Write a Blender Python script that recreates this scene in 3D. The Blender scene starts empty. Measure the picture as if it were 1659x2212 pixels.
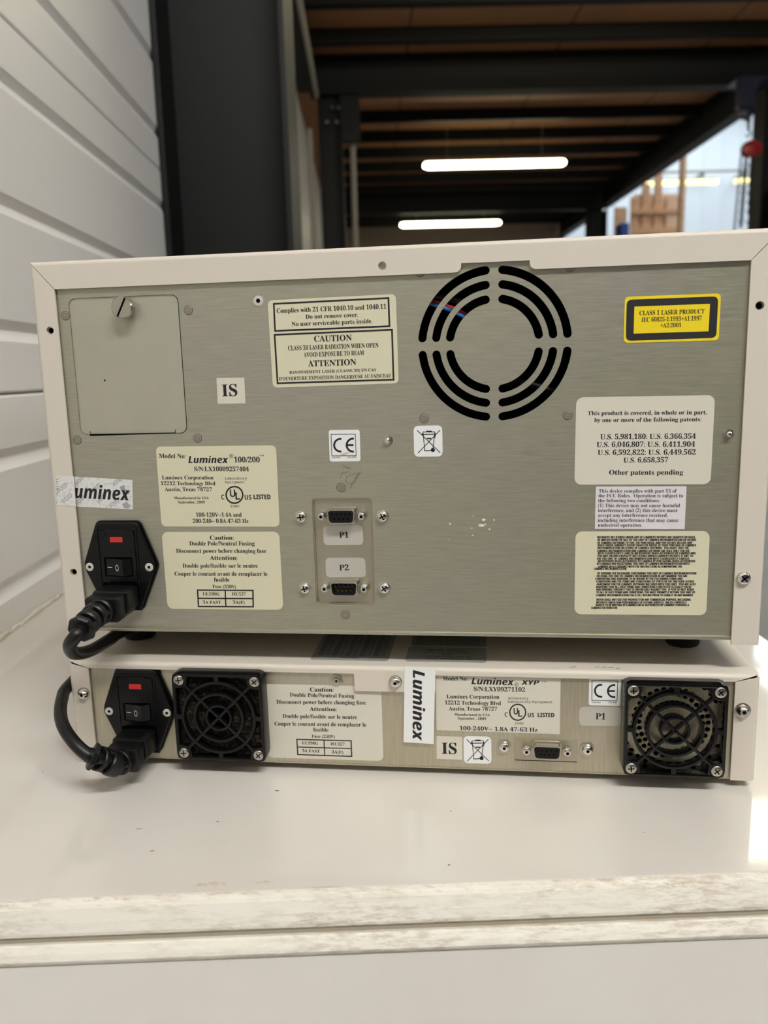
import bpy, bmesh, math, random
from mathutils import Vector, Matrix
random.seed(7)
SC = bpy.context.scene
COL = SC.collection
R_ = math.radians

# ------------------------------------------------------------------ camera
FPX, CX, CY = 1710.98, 829.5, 1106.0
CAM = Vector((0.0298, -0.4726, 0.1615))
M3 = Matrix(((0.992205, -0.124537, 0.004470), (0.121776, 0.976575, 0.177404), (-0.026459, -0.175477, 0.984128)))
RT, FW, UP = M3.col[0], M3.col[1], M3.col[2]
cd = bpy.data.cameras.new('camera')
cam = bpy.data.objects.new('camera', cd)
COL.objects.link(cam)
cam.matrix_world = Matrix(((RT.x, UP.x, -FW.x, CAM.x), (RT.y, UP.y, -FW.y, CAM.y), (RT.z, UP.z, -FW.z, CAM.z), (0, 0, 0, 1)))
cd.sensor_fit = 'VERTICAL'
cd.sensor_height = 24.0
cd.lens = FPX / 2212 * 24.0
cd.clip_start = 0.02
cd.clip_end = 200
cd.dof.use_dof = True
cd.dof.focus_distance = 0.475
cd.dof.aperture_fstop = 5.6
SC.camera = cam

# ------------------------------------------------------------------ world, exposure, main light levels
SC.view_settings.view_transform = 'Standard'
SC.view_settings.look = 'None'
SC.view_settings.gamma = 1.0
SC.view_settings.use_curve_mapping = False
SC.view_settings.exposure = -0.55
W_STRENGTH = 0.06
TUBE_STRENGTH = 22.0
TUBE_COLOR = (1.0, 0.93, 0.62)
KEY_STRENGTH = 150.0
HALL_PANEL_STRENGTH = 5.2
wd = bpy.data.worlds.new('world')
SC.world = wd
wd.use_nodes = True
bg = wd.node_tree.nodes['Background']
bg.inputs[0].default_value = (1.0, 0.99, 0.96, 1)
bg.inputs[1].default_value = W_STRENGTH

# ------------------------------------------------------------------ frames of reference
YAW = math.atan2(0.1432, 0.9897)                      # the building against the instruments
WD = Vector((math.cos(YAW), math.sin(YAW), 0))
DD = Vector((-math.sin(YAW), math.cos(YAW), 0))
X3, Y3, Z3 = Vector((1, 0, 0)), Vector((0, 1, 0)), Vector((0, 0, 1))
def B(u, d, z): return WD * u + DD * d + Z3 * z
def ray(px, py): return RT * ((px - CX) / FPX) + FW + UP * (-(py - CY) / FPX)
def hit(px, py, n, c):
    r = ray(px, py)
    return CAM + r * ((c - n.dot(CAM)) / n.dot(r))
def P(px, py, y=0.0): return hit(px, py, Y3, y)
def PZ(px, py, z): return hit(px, py, Z3, z)
def PD(px, py, d):
    p = hit(px, py, DD, d)
    return p.dot(WD), p.z

# ------------------------------------------------------------------ materials
def lin(c):
    return tuple(((v / 255) / 12.92 if v / 255 <= 0.04045 else ((v / 255 + 0.055) / 1.055) ** 2.4) for v in c) + (1,)
class NT:
    def __init__(s, name):
        s.m = bpy.data.materials.new(name)
        s.m.use_nodes = True
        s.t = s.m.node_tree
        s.b = s.t.nodes['Principled BSDF']
    def n(s, typ, **kw):
        nd = s.t.nodes.new(typ)
        for k, v in kw.items():
            if k in nd.inputs: nd.inputs[k].default_value = v
            else: setattr(nd, k, v)
        return nd
    def l(s, a, b): s.t.links.new(a, b)
def mat(name, rgb, rough=0.5, metal=0.0, spec=0.5, coat=0.0, bump=None, var=None, emit=None, aniso=None):
    t = NT(name)
    b = t.b
    b.inputs['Base Color'].default_value = lin(rgb)
    b.inputs['Roughness'].default_value = rough
    b.inputs['Metallic'].default_value = metal
    b.inputs['Specular IOR Level'].default_value = spec
    b.inputs['Coat Weight'].default_value = coat
    b.inputs['Coat Roughness'].default_value = 0.05
    tc = t.n('ShaderNodeTexCoord') if (bump or var) else None
    if bump:
        nz = t.n('ShaderNodeTexNoise', Scale=bump[0], Detail=3.0)
        t.l(tc.outputs['Object'], nz.inputs['Vector'])
        bp = t.n('ShaderNodeBump', Strength=bump[1], Distance=bump[2] if len(bump) > 2 else 0.0005)
        t.l(nz.outputs['Fac'], bp.inputs['Height'])
        t.l(bp.outputs['Normal'], b.inputs['Normal'])
    if var:                                           # (scale xyz, second colour, low, high)
        mp = t.n('ShaderNodeMapping')
        mp.inputs['Scale'].default_value = var[0]
        nz = t.n('ShaderNodeTexNoise', Scale=1.0, Detail=6.0, Roughness=0.6)
        t.l(tc.outputs['Object'], mp.inputs['Vector'])
        t.l(mp.outputs['Vector'], nz.inputs['Vector'])
        rp = t.n('ShaderNodeValToRGB')
        rp.color_ramp.elements[0].position = var[2]
        rp.color_ramp.elements[1].position = var[3]
        rp.color_ramp.elements[0].color = lin(rgb)
        rp.color_ramp.elements[1].color = lin(var[1])
        t.l(nz.outputs['Fac'], rp.inputs['Fac'])
        t.l(rp.outputs['Color'], b.inputs['Base Color'])
    if emit:
        b.inputs['Emission Color'].default_value = emit[0] + (1,)
        b.inputs['Emission Strength'].default_value = emit[1]
    return t.m
def brushed(name, rgb, rgb2, scale, rough=0.42):
    t = NT(name)
    b = t.b
    tc = t.n('ShaderNodeTexCoord')
    mp = t.n('ShaderNodeMapping')
    mp.inputs['Scale'].default_value = scale
    nz = t.n('ShaderNodeTexNoise', Scale=1.0, Detail=4.0, Roughness=0.65)
    t.l(tc.outputs['Object'], mp.inputs['Vector'])
    t.l(mp.outputs['Vector'], nz.inputs['Vector'])
    big = t.n('ShaderNodeTexNoise', Scale=9.0, Detail=3.0)
    t.l(tc.outputs['Object'], big.inputs['Vector'])
    tint = t.n('ShaderNodeMix', data_type='RGBA')
    tint.inputs[6].default_value = lin(rgb)
    tint.inputs[7].default_value = lin(rgb2)
    cr = t.n('ShaderNodeMapRange')
    cr.inputs['From Min'].default_value = 0.35
    cr.inputs['From Max'].default_value = 0.65
    t.l(big.outputs['Fac'], cr.inputs['Value'])
    t.l(cr.outputs[0], tint.inputs['Factor'])
    mul = t.n('ShaderNodeMix', data_type='RGBA', blend_type='MULTIPLY')
    mul.inputs['Factor'].default_value = 1.0
    g = t.n('ShaderNodeMapRange')
    g.inputs['From Min'].default_value = 0.3
    g.inputs['From Max'].default_value = 0.75
    g.inputs['To Min'].default_value = 0.86
    g.inputs['To Max'].default_value = 1.1
    t.l(nz.outputs['Fac'], g.inputs['Value'])
    t.l(tint.outputs[2], mul.inputs[6])
    t.l(g.outputs[0], mul.inputs[7])
    t.l(mul.outputs[2], b.inputs['Base Color'])
    rr = t.n('ShaderNodeMapRange')
    rr.inputs['To Min'].default_value = rough - 0.08
    rr.inputs['To Max'].default_value = rough + 0.12
    t.l(nz.outputs['Fac'], rr.inputs['Value'])
    t.l(rr.outputs[0], b.inputs['Roughness'])
    b.inputs['Metallic'].default_value = 0.72
    bp = t.n('ShaderNodeBump', Strength=0.12, Distance=0.0002)
    t.l(nz.outputs['Fac'], bp.inputs['Height'])
    t.l(bp.outputs['Normal'], b.inputs['Normal'])
    return t.m
def dirty(name, rgb, dirt, zc, zh, rough=0.55):
    """white vinyl with scuffs and brown grime, thickest along its two long edges (zc, zh: middle and half height)"""
    t = NT(name)
    b = t.b
    b.inputs['Roughness'].default_value = rough
    tc = t.n('ShaderNodeTexCoord')
    def noise(scale, detail, rgh):
        mp = t.n('ShaderNodeMapping')
        mp.inputs['Scale'].default_value = scale
        mp.inputs['Rotation'].default_value = (0, 0, -YAW)
        nz = t.n('ShaderNodeTexNoise', Scale=1.0, Detail=detail, Roughness=rgh)
        t.l(tc.outputs['Object'], mp.inputs['Vector'])
        t.l(mp.outputs['Vector'], nz.inputs['Vector'])
        return nz.outputs['Fac']
    def math_(op, a, c):
        n = t.n('ShaderNodeMath', operation=op)
        for i, v in enumerate((a, c)):
            if hasattr(v, 'links'): t.l(v, n.inputs[i])
            else: n.inputs[i].default_value = v
        return n.outputs[0]
    def rng(v, a, c, lo=0.0, hi=1.0):
        n = t.n('ShaderNodeMapRange')
        for k, x in zip(('From Min', 'From Max', 'To Min', 'To Max'), (a, c, lo, hi)): n.inputs[k].default_value = x
        t.l(v, n.inputs['Value'])
        return n.outputs[0]
    sep = t.n('ShaderNodeSeparateXYZ')
    t.l(tc.outputs['Object'], sep.inputs[0])
    edge = rng(math_('ABSOLUTE', sep.outputs['Z'], 0.0), zh * 0.25, zh * 1.0)
    patch = rng(noise((9, 30, 40), 4.0, 0.6), 0.37, 0.56)
    streak = rng(noise((75, 260, 520), 9.0, 0.8), 0.45, 0.58)
    fine = rng(noise((120, 500, 900), 6.0, 0.7), 0.58, 0.64)
    m1 = math_('MULTIPLY', math_('MULTIPLY', streak, patch), rng(edge, 0, 1, 0.5, 1.0))
    m2 = math_('MULTIPLY', math_('MULTIPLY', fine, edge), 0.45)
    crust = rng(math_('MULTIPLY', edge, noise((55, 160, 260), 9.0, 0.75)), 0.36, 0.48)
    m1 = math_('MULTIPLY', m1, 0.75)
    f = math_('MAXIMUM', math_('MAXIMUM', m1, m2), math_('MULTIPLY', crust, 0.6))
    mx = t.n('ShaderNodeMix', data_type='RGBA')
    mx.inputs[6].default_value = lin(rgb)
    mx.inputs[7].default_value = lin(dirt)
    t.l(f, mx.inputs['Factor'])
    t.l(mx.outputs[2], b.inputs['Base Color'])
    bp = t.n('ShaderNodeBump', Strength=0.25, Distance=0.0005)
    t.l(streak, bp.inputs['Height'])
    t.l(bp.outputs['Normal'], b.inputs['Normal'])
    return t.m

M = {}
M['paint'] = mat('beige_powder_coat', (214, 204, 190), 0.5, bump=(2600, 0.12, 0.0002))
M['steel'] = brushed('brushed_steel', (178, 173, 159), (180, 177, 155), (55, 40, 900))
M['steel_v'] = brushed('zinc_plated_steel', (196, 188, 170), (188, 180, 155), (700, 40, 45), 0.36)
M['plate'] = mat('plated_steel', (182, 172, 146), 0.38, 0.85, var=((60, 60, 60), (185, 180, 168), 0.35, 0.7))
M['door_steel'] = mat('satin_steel', (184, 182, 164), 0.5, 0.62, var=((30, 30, 30), (190, 186, 168), 0.35, 0.7))
M['rivet'] = mat('press_rivet_steel', (158, 148, 134), 0.45, 0.55)
M['rivet_ring'] = mat('rivet_ring', (92, 86, 76), 0.6, 0.3)
M['chrome'] = mat('bright_zinc', (222, 220, 212), 0.2, 1.0)
M['nickel'] = mat('nickel', (190, 184, 172), 0.28, 1.0)
M['white_rivet'] = mat('aluminium_rivet', (220, 215, 205), 0.4, 0.5)
M['black'] = mat('black_plastic', (9, 9, 10), 0.3, spec=0.3, bump=(900, 0.08, 0.0002))
M['gloss_black'] = mat('gloss_black_plastic', (8, 8, 9), 0.16, spec=0.4)
M['brass'] = mat('dark_brass', (120, 92, 50), 0.35, 1.0)
M['rubber'] = mat('black_rubber', (10, 10, 11), 0.42, spec=0.4, bump=(700, 0.12, 0.0003))
M['foot'] = mat('foot_rubber', (17, 17, 18), 0.6)
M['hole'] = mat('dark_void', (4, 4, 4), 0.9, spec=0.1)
M['foam'] = mat('filter_foam', (30, 27, 22), 0.95, spec=0.1, bump=(650, 1.0, 0.003), var=((420, 420, 420), (80, 71, 57), 0.48, 0.70))
M['red'] = mat('red_lens', (196, 44, 44), 0.3)
M['wire_red'] = mat('wire_red', (220, 60, 60), 0.35)
M['wire_blue'] = mat('wire_blue', (70, 140, 225), 0.35)
M['mark'] = mat('white_marking', (215, 215, 215), 0.5)
M['cream'] = mat('cream_label', (216, 209, 180), 0.5)
M['cream_grey'] = mat('pale_label', (215, 209, 193), 0.45)
M['white'] = mat('white_label', (236, 236, 234), 0.4)
M['lilac'] = mat('paper_label', (222, 216, 218), 0.5)
M['ink'] = mat('black_ink', (22, 20, 26), 0.55)
M['ink_soft'] = mat('faded_ink', (70, 60, 66), 0.55)
M['yellow'] = mat('yellow_label', (240, 212, 40), 0.35)
M['charcoal'] = mat('charcoal_ink', (44, 42, 46), 0.4)
M['clear'] = mat('clear_label', (202, 197, 186), 0.3, 0.3)
M['foil'] = mat('silver_tape', (228, 226, 222), 0.42, 0.1, var=((500, 500, 500), (190, 190, 190), 0.5, 0.7))
M['void_grey'] = mat('void_print', (158, 160, 164), 0.4)
M['grey_label'] = mat('grey_label', (150, 150, 146), 0.45)
M['residue'] = mat('adhesive_residue', (228, 224, 208), 0.7)
M['stain'] = mat('rust_stain', (205, 186, 172), 0.7)
M['pencil'] = mat('pencil_line', (112, 108, 100), 0.6)
M['gloss'] = mat('white_enamel', (222, 216, 208), 0.3, coat=1.0, bump=(14, 0.012, 0.0015), var=((9, 9, 9), (216, 209, 199), 0.35, 0.75))
M['dirty'] = dirty('grimy_vinyl', (234, 228, 215), (146, 114, 86), 0, 0.0085)
M['smear'] = mat('brown_smear', (196, 180, 164), 0.5, var=((300, 300, 300), (214, 204, 192), 0.4, 0.6))
M['groove'] = mat('grimy_groove', (150, 141, 124), 0.8)
M['wall'] = mat('grey_white_cladding', (240, 238, 235), 0.42, bump=(40, 0.03, 0.001))
M['seam'] = mat('seam_shadow_gap', (40, 38, 36), 0.8)
M['black_paint'] = mat('black_painted_steel', (14, 14, 13), 0.55, spec=0.3, bump=(30, 0.15, 0.002))
M['joist'] = mat('dark_steel', (9, 9, 9), 0.6, spec=0.3)
M['deck'] = mat('brown_board', (148, 102, 62), 0.75, var=((1.2, 1.2, 1.2), (132, 88, 52), 0.35, 0.7))
M['concrete'] = mat('concrete', (152, 150, 146), 0.6, var=((1.5, 1.5, 1.5), (134, 132, 128), 0.3, 0.7))
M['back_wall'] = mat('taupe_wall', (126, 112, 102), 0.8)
M['hall_tube'] = mat('lit_diffuser_far', (255, 240, 190), 0.4, emit=((1.0, 0.82, 0.30), 2.0))
M['hall_wall'] = mat('white_sheet_wall', (226, 234, 242), 0.6)
M['wood'] = mat('pine_board', (232, 188, 148), 0.7, var=((3, 3, 22), (208, 156, 112), 0.35, 0.7))
M['wood_pale'] = mat('pale_plywood', (246, 214, 180), 0.7, var=((2, 2, 9), (230, 190, 150), 0.35, 0.7))
M['blue'] = mat('blue_plastic', (52, 78, 150), 0.5)
M['hoist_red'] = mat('red_enamel', (150, 30, 36), 0.35)
M['chain'] = mat('chain_steel', (16, 16, 17), 0.5)
M['navy'] = mat('navy_steel', (30, 34, 60), 0.4)
M['grey_pipe'] = mat('grey_conduit', (150, 144, 136), 0.5)
M['tube'] = mat('lit_diffuser', (255, 250, 230), 0.4, emit=(TUBE_COLOR, TUBE_STRENGTH))
M['key_tube'] = mat('lit_diffuser_near', (255, 250, 230), 0.4, emit=((1.0, 1.045, 1.04), KEY_STRENGTH))
M['fixture'] = mat('fixture_grey', (190, 190, 180), 0.5)
M['hall_panel'] = mat('daylight_stand_in', (255, 255, 255), 0.5, emit=((0.86, 0.94, 1.0), HALL_PANEL_STRENGTH))  # glow added in place of daylight falling into the hall

# ------------------------------------------------------------------ mesh building
WO = {}
def rrect(x0, x1, y0, y1, r, n=6):
    pts = []
    for cx, cy, a0 in ((x1 - r, y1 - r, 0), (x0 + r, y1 - r, 90), (x0 + r, y0 + r, 180), (x1 - r, y0 + r, 270)):
        for i in range(n + 1):
            a = R_(a0 + 90 * i / n)
            pts.append((cx + r * math.cos(a), cy + r * math.sin(a)))
    return pts
def circ(cx, cy, r, n=24): return [(cx + r * math.cos(2 * math.pi * i / n), cy + r * math.sin(2 * math.pi * i / n)) for i in range(n)]
def rounded(pts, r, n=5):
    """round the corners of a polygon"""
    out = []
    N = len(pts)
    for i in range(N):
        p, a, c = Vector(pts[i]), Vector(pts[i - 1]), Vector(pts[(i + 1) % N])
        da, dc = (a - p).normalized(), (c - p).normalized()
        k = min(r, (a - p).length * 0.45, (c - p).length * 0.45)
        s, e = p + da * k, p + dc * k
        for j in range(n + 1):
            t = j / n
            q = s * (1 - t) ** 2 + p * 2 * t * (1 - t) + e * t * t
            out.append((q.x, q.y))
    return out
FRONT = (Vector((0, 0, 0)), X3, Z3)                   # front plane: right = +x, up = +z
class MB:
    def __init__(s):
        s.v, s.f, s.k = [], [], []
    def add(s, vs, fs, k=0):
        o = len(s.v)
        s.v += [Vector(v) for v in vs]
        s.f += [tuple(i + o for i in f) for f in fs]
        s.k += [k] * len(fs)
    def box(s, x0, x1, y0, y1, z0, z1, k=0, T=None):
        T = T or (lambda a, b, c: Vector((a, b, c)))
        s.add([T(x, y, z) for z in (z0, z1) for y in (y0, y1) for x in (x0, x1)],
              [(0, 2, 3, 1), (4, 5, 7, 6), (0, 1, 5, 4), (2, 6, 7, 3), (0, 4, 6, 2), (1, 3, 7, 5)], k)
    def bevbox(s, x0, x1, y0, y1, z0, z1, bev, seg=3, k=0, T=None):
        T = T or (lambda a, b, c: Vector((a, b, c)))
        bm = bmesh.new()
        bmesh.ops.create_cube(bm, size=1)
        for v in bm.verts:
            v.co = Vector(((x0 + x1) / 2 + v.co.x * (x1 - x0), (y0 + y1) / 2 + v.co.y * (y1 - y0), (z0 + z1) / 2 + v.co.z * (z1 - z0)))
        bmesh.ops.bevel(bm, geom=bm.edges[:], offset=bev, segments=seg, profile=0.5, affect='EDGES')
        bm.verts.index_update()
        s.add([T(*v.co) for v in bm.verts], [tuple(v.index for v in f.verts) for f in bm.faces], k)
        bm.free()
    def plate(s, loops, c0, c1, k=0, bev=0.0, plane=FRONT):
        """flat sheet with holes; loops are 2D outlines in the plane, c0..c1 the heights along its normal"""
        o, r, u = plane
        n = r.cross(u)
        cu = bpy.data.curves.new('t', 'CURVE')
        cu.dimensions = '2D'
        cu.fill_mode = 'BOTH'
        cu.extrude = max(abs(c1 - c0) / 2 - bev, 0)
        if bev:
            cu.bevel_depth = bev
            cu.bevel_resolution = 1
            cu.offset = -bev
        SCL = 100.0
        if SCL:
            cu.extrude *= SCL; cu.bevel_depth *= SCL; cu.offset *= SCL
        for lp in loops:
            sp = cu.splines.new('POLY')
            sp.points.add(len(lp) - 1)
            for i, p in enumerate(lp): sp.points[i].co = (p[0] * SCL, p[1] * SCL, 0, 1)
            sp.use_cyclic_u = True
        ob = bpy.data.objects.new('t', cu)
        me = bpy.data.meshes.new_from_object(ob)
        mid = (c0 + c1) / 2
        s.add([o + r * (v.co.x / SCL) + u * (v.co.y / SCL) + n * (mid + v.co.z / SCL) for v in me.vertices], [tuple(p.vertices) for p in me.polygons], k)
        bpy.data.objects.remove(ob)
        bpy.data.curves.remove(cu)
        bpy.data.meshes.remove(me)
    def flat(s, loop, c, k=0, plane=FRONT):
        o, r, u = plane
        n = r.cross(u)
        s.add([o + r * p[0] + u * p[1] + n * c for p in loop], [tuple(range(len(loop)))], k)
    def lathe(s, base, axis, prof, n=24, k=0, cap=True):
        """prof: (radius, height) pairs along the axis from base"""
        axis = axis.normalized()
        a = axis.orthogonal().normalized()
        b = axis.cross(a)
        vs, fs = [], []
        for r, h in prof:
            for i in range(n):
                t = 2 * math.pi * i / n
                vs.append(base + axis * h + (a * math.cos(t) + b * math.sin(t)) * r)
        for j in range(len(prof) - 1):
            for i in range(n):
                i2 = (i + 1) % n
                fs.append((j * n + i, j * n + i2, (j + 1) * n + i2, (j + 1) * n + i))
        if cap:
            fs.append(tuple(range(n - 1, -1, -1)))
            fs.append(tuple(range((len(prof) - 1) * n, len(prof) * n)))
        s.add(vs, fs, k)
    def tube(s, path, rad, n=16, k=0, sq=None):
        path = [Vector(p) for p in path]
        N = len(path)
        rad = rad if isinstance(rad, (list, tuple)) else [rad] * N
        vs, fs = [], []
        a = None
        for i in range(N):
            d = (path[min(i + 1, N - 1)] - path[max(i - 1, 0)]).normalized()
            a = (d.orthogonal() if a is None else (a - d * a.dot(d))).normalized()
            b = d.cross(a)
            for j in range(n):
                t = 2 * math.pi * j / n
                vs.append(path[i] + (a * math.cos(t) + b * math.sin(t)) * rad[i])
        for i in range(N - 1):
            for j in range(n):
                j2 = (j + 1) % n
                fs.append((i * n + j, i * n + j2, (i + 1) * n + j2, (i + 1) * n + j))
        fs.append(tuple(range(n - 1, -1, -1)))
        fs.append(tuple(range((N - 1) * n, N * n)))
        s.add(vs, fs, k)
    def loft(s, rings, k=0):
        n = len(rings[0])
        vs = [v for r in rings for v in r]
        fs = []
        for j in range(len(rings) - 1):
            for i in range(n):
                i2 = (i + 1) % n
                fs.append((j * n + i, j * n + i2, (j + 1) * n + i2, (j + 1) * n + i))
        fs.append(tuple(range(n - 1, -1, -1)))
        fs.append(tuple(range((len(rings) - 1) * n, len(rings) * n)))
        s.add(vs, fs, k)
    def build(s, name, mats, parent=None, origin=None, smooth=30, fix=False):
        mats = mats if isinstance(mats, (list, tuple)) else [mats]
        if origin is None:
            lo = Vector((min(v.x for v in s.v), min(v.y for v in s.v), min(v.z for v in s.v)))
            hi = Vector((max(v.x for v in s.v), max(v.y for v in s.v), max(v.z for v in s.v)))
            origin = (lo + hi) / 2
            if parent is None: origin.z = lo.z
        me = bpy.data.meshes.new(name)
        me.from_pydata([v - origin for v in s.v], [], s.f)
        for m in mats: me.materials.append(M[m] if isinstance(m, str) else m)
        me.polygons.foreach_set('material_index', s.k)
        if fix:
            bm = bmesh.new()
            bm.from_mesh(me)
            bmesh.ops.remove_doubles(bm, verts=bm.verts, dist=1e-7)
            bmesh.ops.recalc_face_normals(bm, faces=bm.faces)
            bm.to_mesh(me)
            bm.free()
        if smooth:
            me.polygons.foreach_set('use_smooth', [True] * len(me.polygons))
            me.set_sharp_from_angle(angle=R_(smooth))
            tot = sum(p.area for p in me.polygons)
            for p in me.polygons:                     # broad flat faces keep their own normal
                if p.area > 0.05 * tot: p.use_smooth = False
        me.update()
        ob = bpy.data.objects.new(name, me)
        COL.objects.link(ob)
        WO[ob] = origin
        if parent is not None:
            ob.parent = parent
            ob.location = origin - WO[parent]
        else:
            ob.location = origin
        return ob
def thing(name, label, cat, loc, group=None):
    o = bpy.data.objects.new(name, None)
    o.empty_display_size = 0.05
    COL.objects.link(o)
    o.location = loc
    WO[o] = Vector(loc)
    return tag(o, label, cat, group)
def tag(o, label, cat, group=None):
    o['label'] = label
    o['category'] = cat
    if group: o['group'] = group
    return o
def struct(o, label=None, cat=None):
    o['kind'] = 'structure'
    if label: o['label'] = label
    if cat: o['category'] = cat
    return o
def smoothpath(pts, n=8):
    pts = [Vector(p) for p in pts]
    q = [pts[0] * 2 - pts[1]] + pts + [pts[-1] * 2 - pts[-2]]
    out = []
    for i in range(1, len(q) - 2):
        a, b, c, d = q[i - 1], q[i], q[i + 1], q[i + 2]
        for j in range(n):
            t = j / n
            out.append(0.5 * ((2 * b) + (c - a) * t + (2 * a - 5 * b + 4 * c - d) * t * t + (3 * b - a - 3 * c + d) * t ** 3))
    out.append(pts[-1])
    return out
def cut(ob, cyls):
    """drill round holes through a mesh: cyls = (centre, axis, radius)"""
    c = MB()
    for ce, ax, r in cyls: c.lathe(ce - ax * 0.004, ax, [(r, 0), (r, 0.008)], 20)
    co = c.build('drill', ['hole'], smooth=0, fix=True)
    md = ob.modifiers.new('d', 'BOOLEAN')
    md.operation = 'DIFFERENCE'
    md.object = co
    md.solver = 'EXACT'
    bpy.context.view_layer.update()
    me = bpy.data.meshes.new_from_object(ob.evaluated_get(bpy.context.evaluated_depsgraph_get()))
    ob.modifiers.clear()
    nm = ob.data.name
    ob.data = me
    me.name = nm
    bpy.data.objects.remove(co)

# ------------------------------------------------------------------ lettering
def remap(s, up, lo, dg):
    return ''.join(chr(up + ord(c) - 65) if 'A' <= c <= 'Z' else chr(lo + ord(c) - 97) if 'a' <= c <= 'z' else chr(dg + ord(c) - 48) if (dg and c.isdigit()) else c for c in s)
STY = {'serif': (0x1D400, 0x1D41A, 0x1D7CE), 'sans': (0x1D5D4, 0x1D5EE, 0x1D7EC), 'slant': (0x1D63C, 0x1D656, 0), 'mono': (0x1D670, 0x1D68A, 0x1D7F6)}
TC = {}
def glyphs(s, style, bold=0.0):
    key = (s, style, bold)
    if key not in TC:
        cu = bpy.data.curves.new('t', 'FONT')
        cu.body = remap(s, *STY[style]) if style in STY else s
        cu.size = 1.0
        cu.resolution_u = 3 if len(s) > 12 else 6
        cu.offset = bold
        ob = bpy.data.objects.new('t', cu)
        me = bpy.data.meshes.new_from_object(ob)
        vs = [(v.co.x, v.co.y) for v in me.vertices]
        fs = [tuple(p.vertices) for p in me.polygons]
        TC[key] = (vs, fs, min(v[0] for v in vs), max(v[0] for v in vs))
        bpy.data.objects.remove(ob)
        bpy.data.curves.remove(cu)
        bpy.data.meshes.remove(me)
    return TC[key]
CAPH = {}
def caph(style):
    if style not in CAPH: CAPH[style] = max(v[1] for v in glyphs('H', style)[0])
    return CAPH[style]

class Sticker:
    """a printed label lying on a surface; T = (scale, ox, oy) turns the working coordinates into photo pixels"""
    def __init__(s, corners, T, c=0.0, rad=0.0, paper='cream', plane=FRONT, thick=0.00016, box=True):
        s.T, s.c, s.plane, s.th = T, c, plane, thick
        s.m = MB()
        s.mats = [paper]
        q = [s.loc(*p) for p in corners]
        s.q = q
        if box:
            ctr = sum(q, Vector((0, 0))) / 4
            ax = ((q[1] - q[0]) + (q[2] - q[3]))
            w = ((q[1] - q[0]).length + (q[2] - q[3]).length) / 2
            h = ((q[3] - q[0]).length + (q[2] - q[1]).length) / 2
            ang = math.atan2(ax.y, ax.x)
            ca, sa = math.cos(ang), math.sin(ang)
            lp = rrect(-w / 2, w / 2, -h / 2, h / 2, max(rad, 0.0001), 6 if rad > 0.0003 else 1)
            s.outline = [(ctr.x + x * ca - y * sa, ctr.y + x * sa + y * ca) for x, y in lp]
        else:
            s.outline = [(p.x, p.y) for p in q]
        s.m.plate([s.outline], c, c + thick, 0, plane=plane)
        s.lev = c + thick + 0.00003
    def loc(s, x, y):
        px, py = s.T[1] + x / s.T[0], s.T[2] + y / s.T[0]
        o, r, u = s.plane
        n = r.cross(u)
        p = hit(px, py, n, n.dot(o) + s.c) - o
        return Vector((p.dot(r), p.dot(u)))
    def mi(s, m):
        if m not in s.mats: s.mats.append(m)
        return s.mats.index(m)
    def text(s, txt, x0, y0, x1, y1, cap, style='serif', ink='ink', bold=None):
        if bold is None: bold = 0.012 if style == 'serif' else 0.0
        a, b = s.loc(x0, y0), s.loc(x1, y1)
        vs, fs, xa, xb = glyphs(txt, style)
        d = b - a
        L = d.length
        d = d / L
        n = Vector((-d.y, d.x))
        sx = L / (xb - xa)
        h = s.loc(x0 + cap * 0.5, y0 - cap * 0.87) - s.loc(x0, y0)
        sy = h.length / caph(style)
        o, r, u = s.plane
        nn = r.cross(u)
        for i, e in enumerate((-bold, bold) if bold else (0.0,)):
            pts = []
            for x, y in vs:
                p = a + d * ((x - xa + e) * sx) + n * (y * sy)
                pts.append(o + r * p.x + u * p.y + nn * (s.lev + i * 0.000004))
            s.m.add(pts, fs, s.mi(ink))
    def poly(s, pts, ink='ink', up=0.0):
        s.m.flat([tuple(s.loc(*p)) for p in pts], s.lev + up, s.mi(ink), s.plane)
    def line(s, pts, w, ink='ink', closed=False, up=0.0):
        q = [s.loc(*p) for p in pts]
        w = (s.loc(pts[0][0] + w, pts[0][1]) - s.loc(*pts[0])).length
        N = len(q)
        for i in range(N if closed else N - 1):
            a, b = q[i], q[(i + 1) % N]
            d = (b - a).normalized()
            e = d * (w / 2)
            n = Vector((-d.y, d.x)) * (w / 2)
            s.m.flat([tuple(v) for v in (a - e + n, a - e - n, b + e - n, b + e + n)], s.lev + up + 0.000002 * (i % 4), s.mi(ink), s.plane)
    def ring(s, x, y, r, w, ink='ink', a0=0, a1=360, n=40):
        """arc band; angles anticlockwise from the right"""
        full = a1 - a0 >= 360
        pin, pout = [], []
        for i in range(n + (0 if full else 1)):
            t = R_(a0 + (a1 - a0) * i / n)
            pout.append((x + r * math.cos(t), y - r * math.sin(t)))
            pin.append((x + (r - w) * math.cos(t), y - (r - w) * math.sin(t)))
        N = len(pin)
        o, rr, u = s.plane
        nn = rr.cross(u)
        L3 = lambda p: (lambda q: o + rr * q.x + u * q.y + nn * s.lev)(s.loc(*p))
        fs = [(i, (i + 1) % N, N + (i + 1) % N, N + i) for i in range(N if full else N - 1)]
        s.m.add([L3(p) for p in pin] + [L3(p) for p in pout], [f[::-1] for f in fs], s.mi(ink))
    def disc(s, x, y, r, ink='ink'): s.poly([(x + r * math.cos(t * math.pi / 10), y - r * math.sin(t * math.pi / 10)) for t in range(20)], ink)
    def build(s, name, parent, label=None):
        o = s.m.build(name, s.mats, parent, smooth=0)
        if label: o['label'] = label
        return o

# ================================================================== THE PLACE
WALL_U, FLOOR_Z, DECK_Z, BEAM_Z = -0.419, -1.0, 2.66, 2.37
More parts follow.
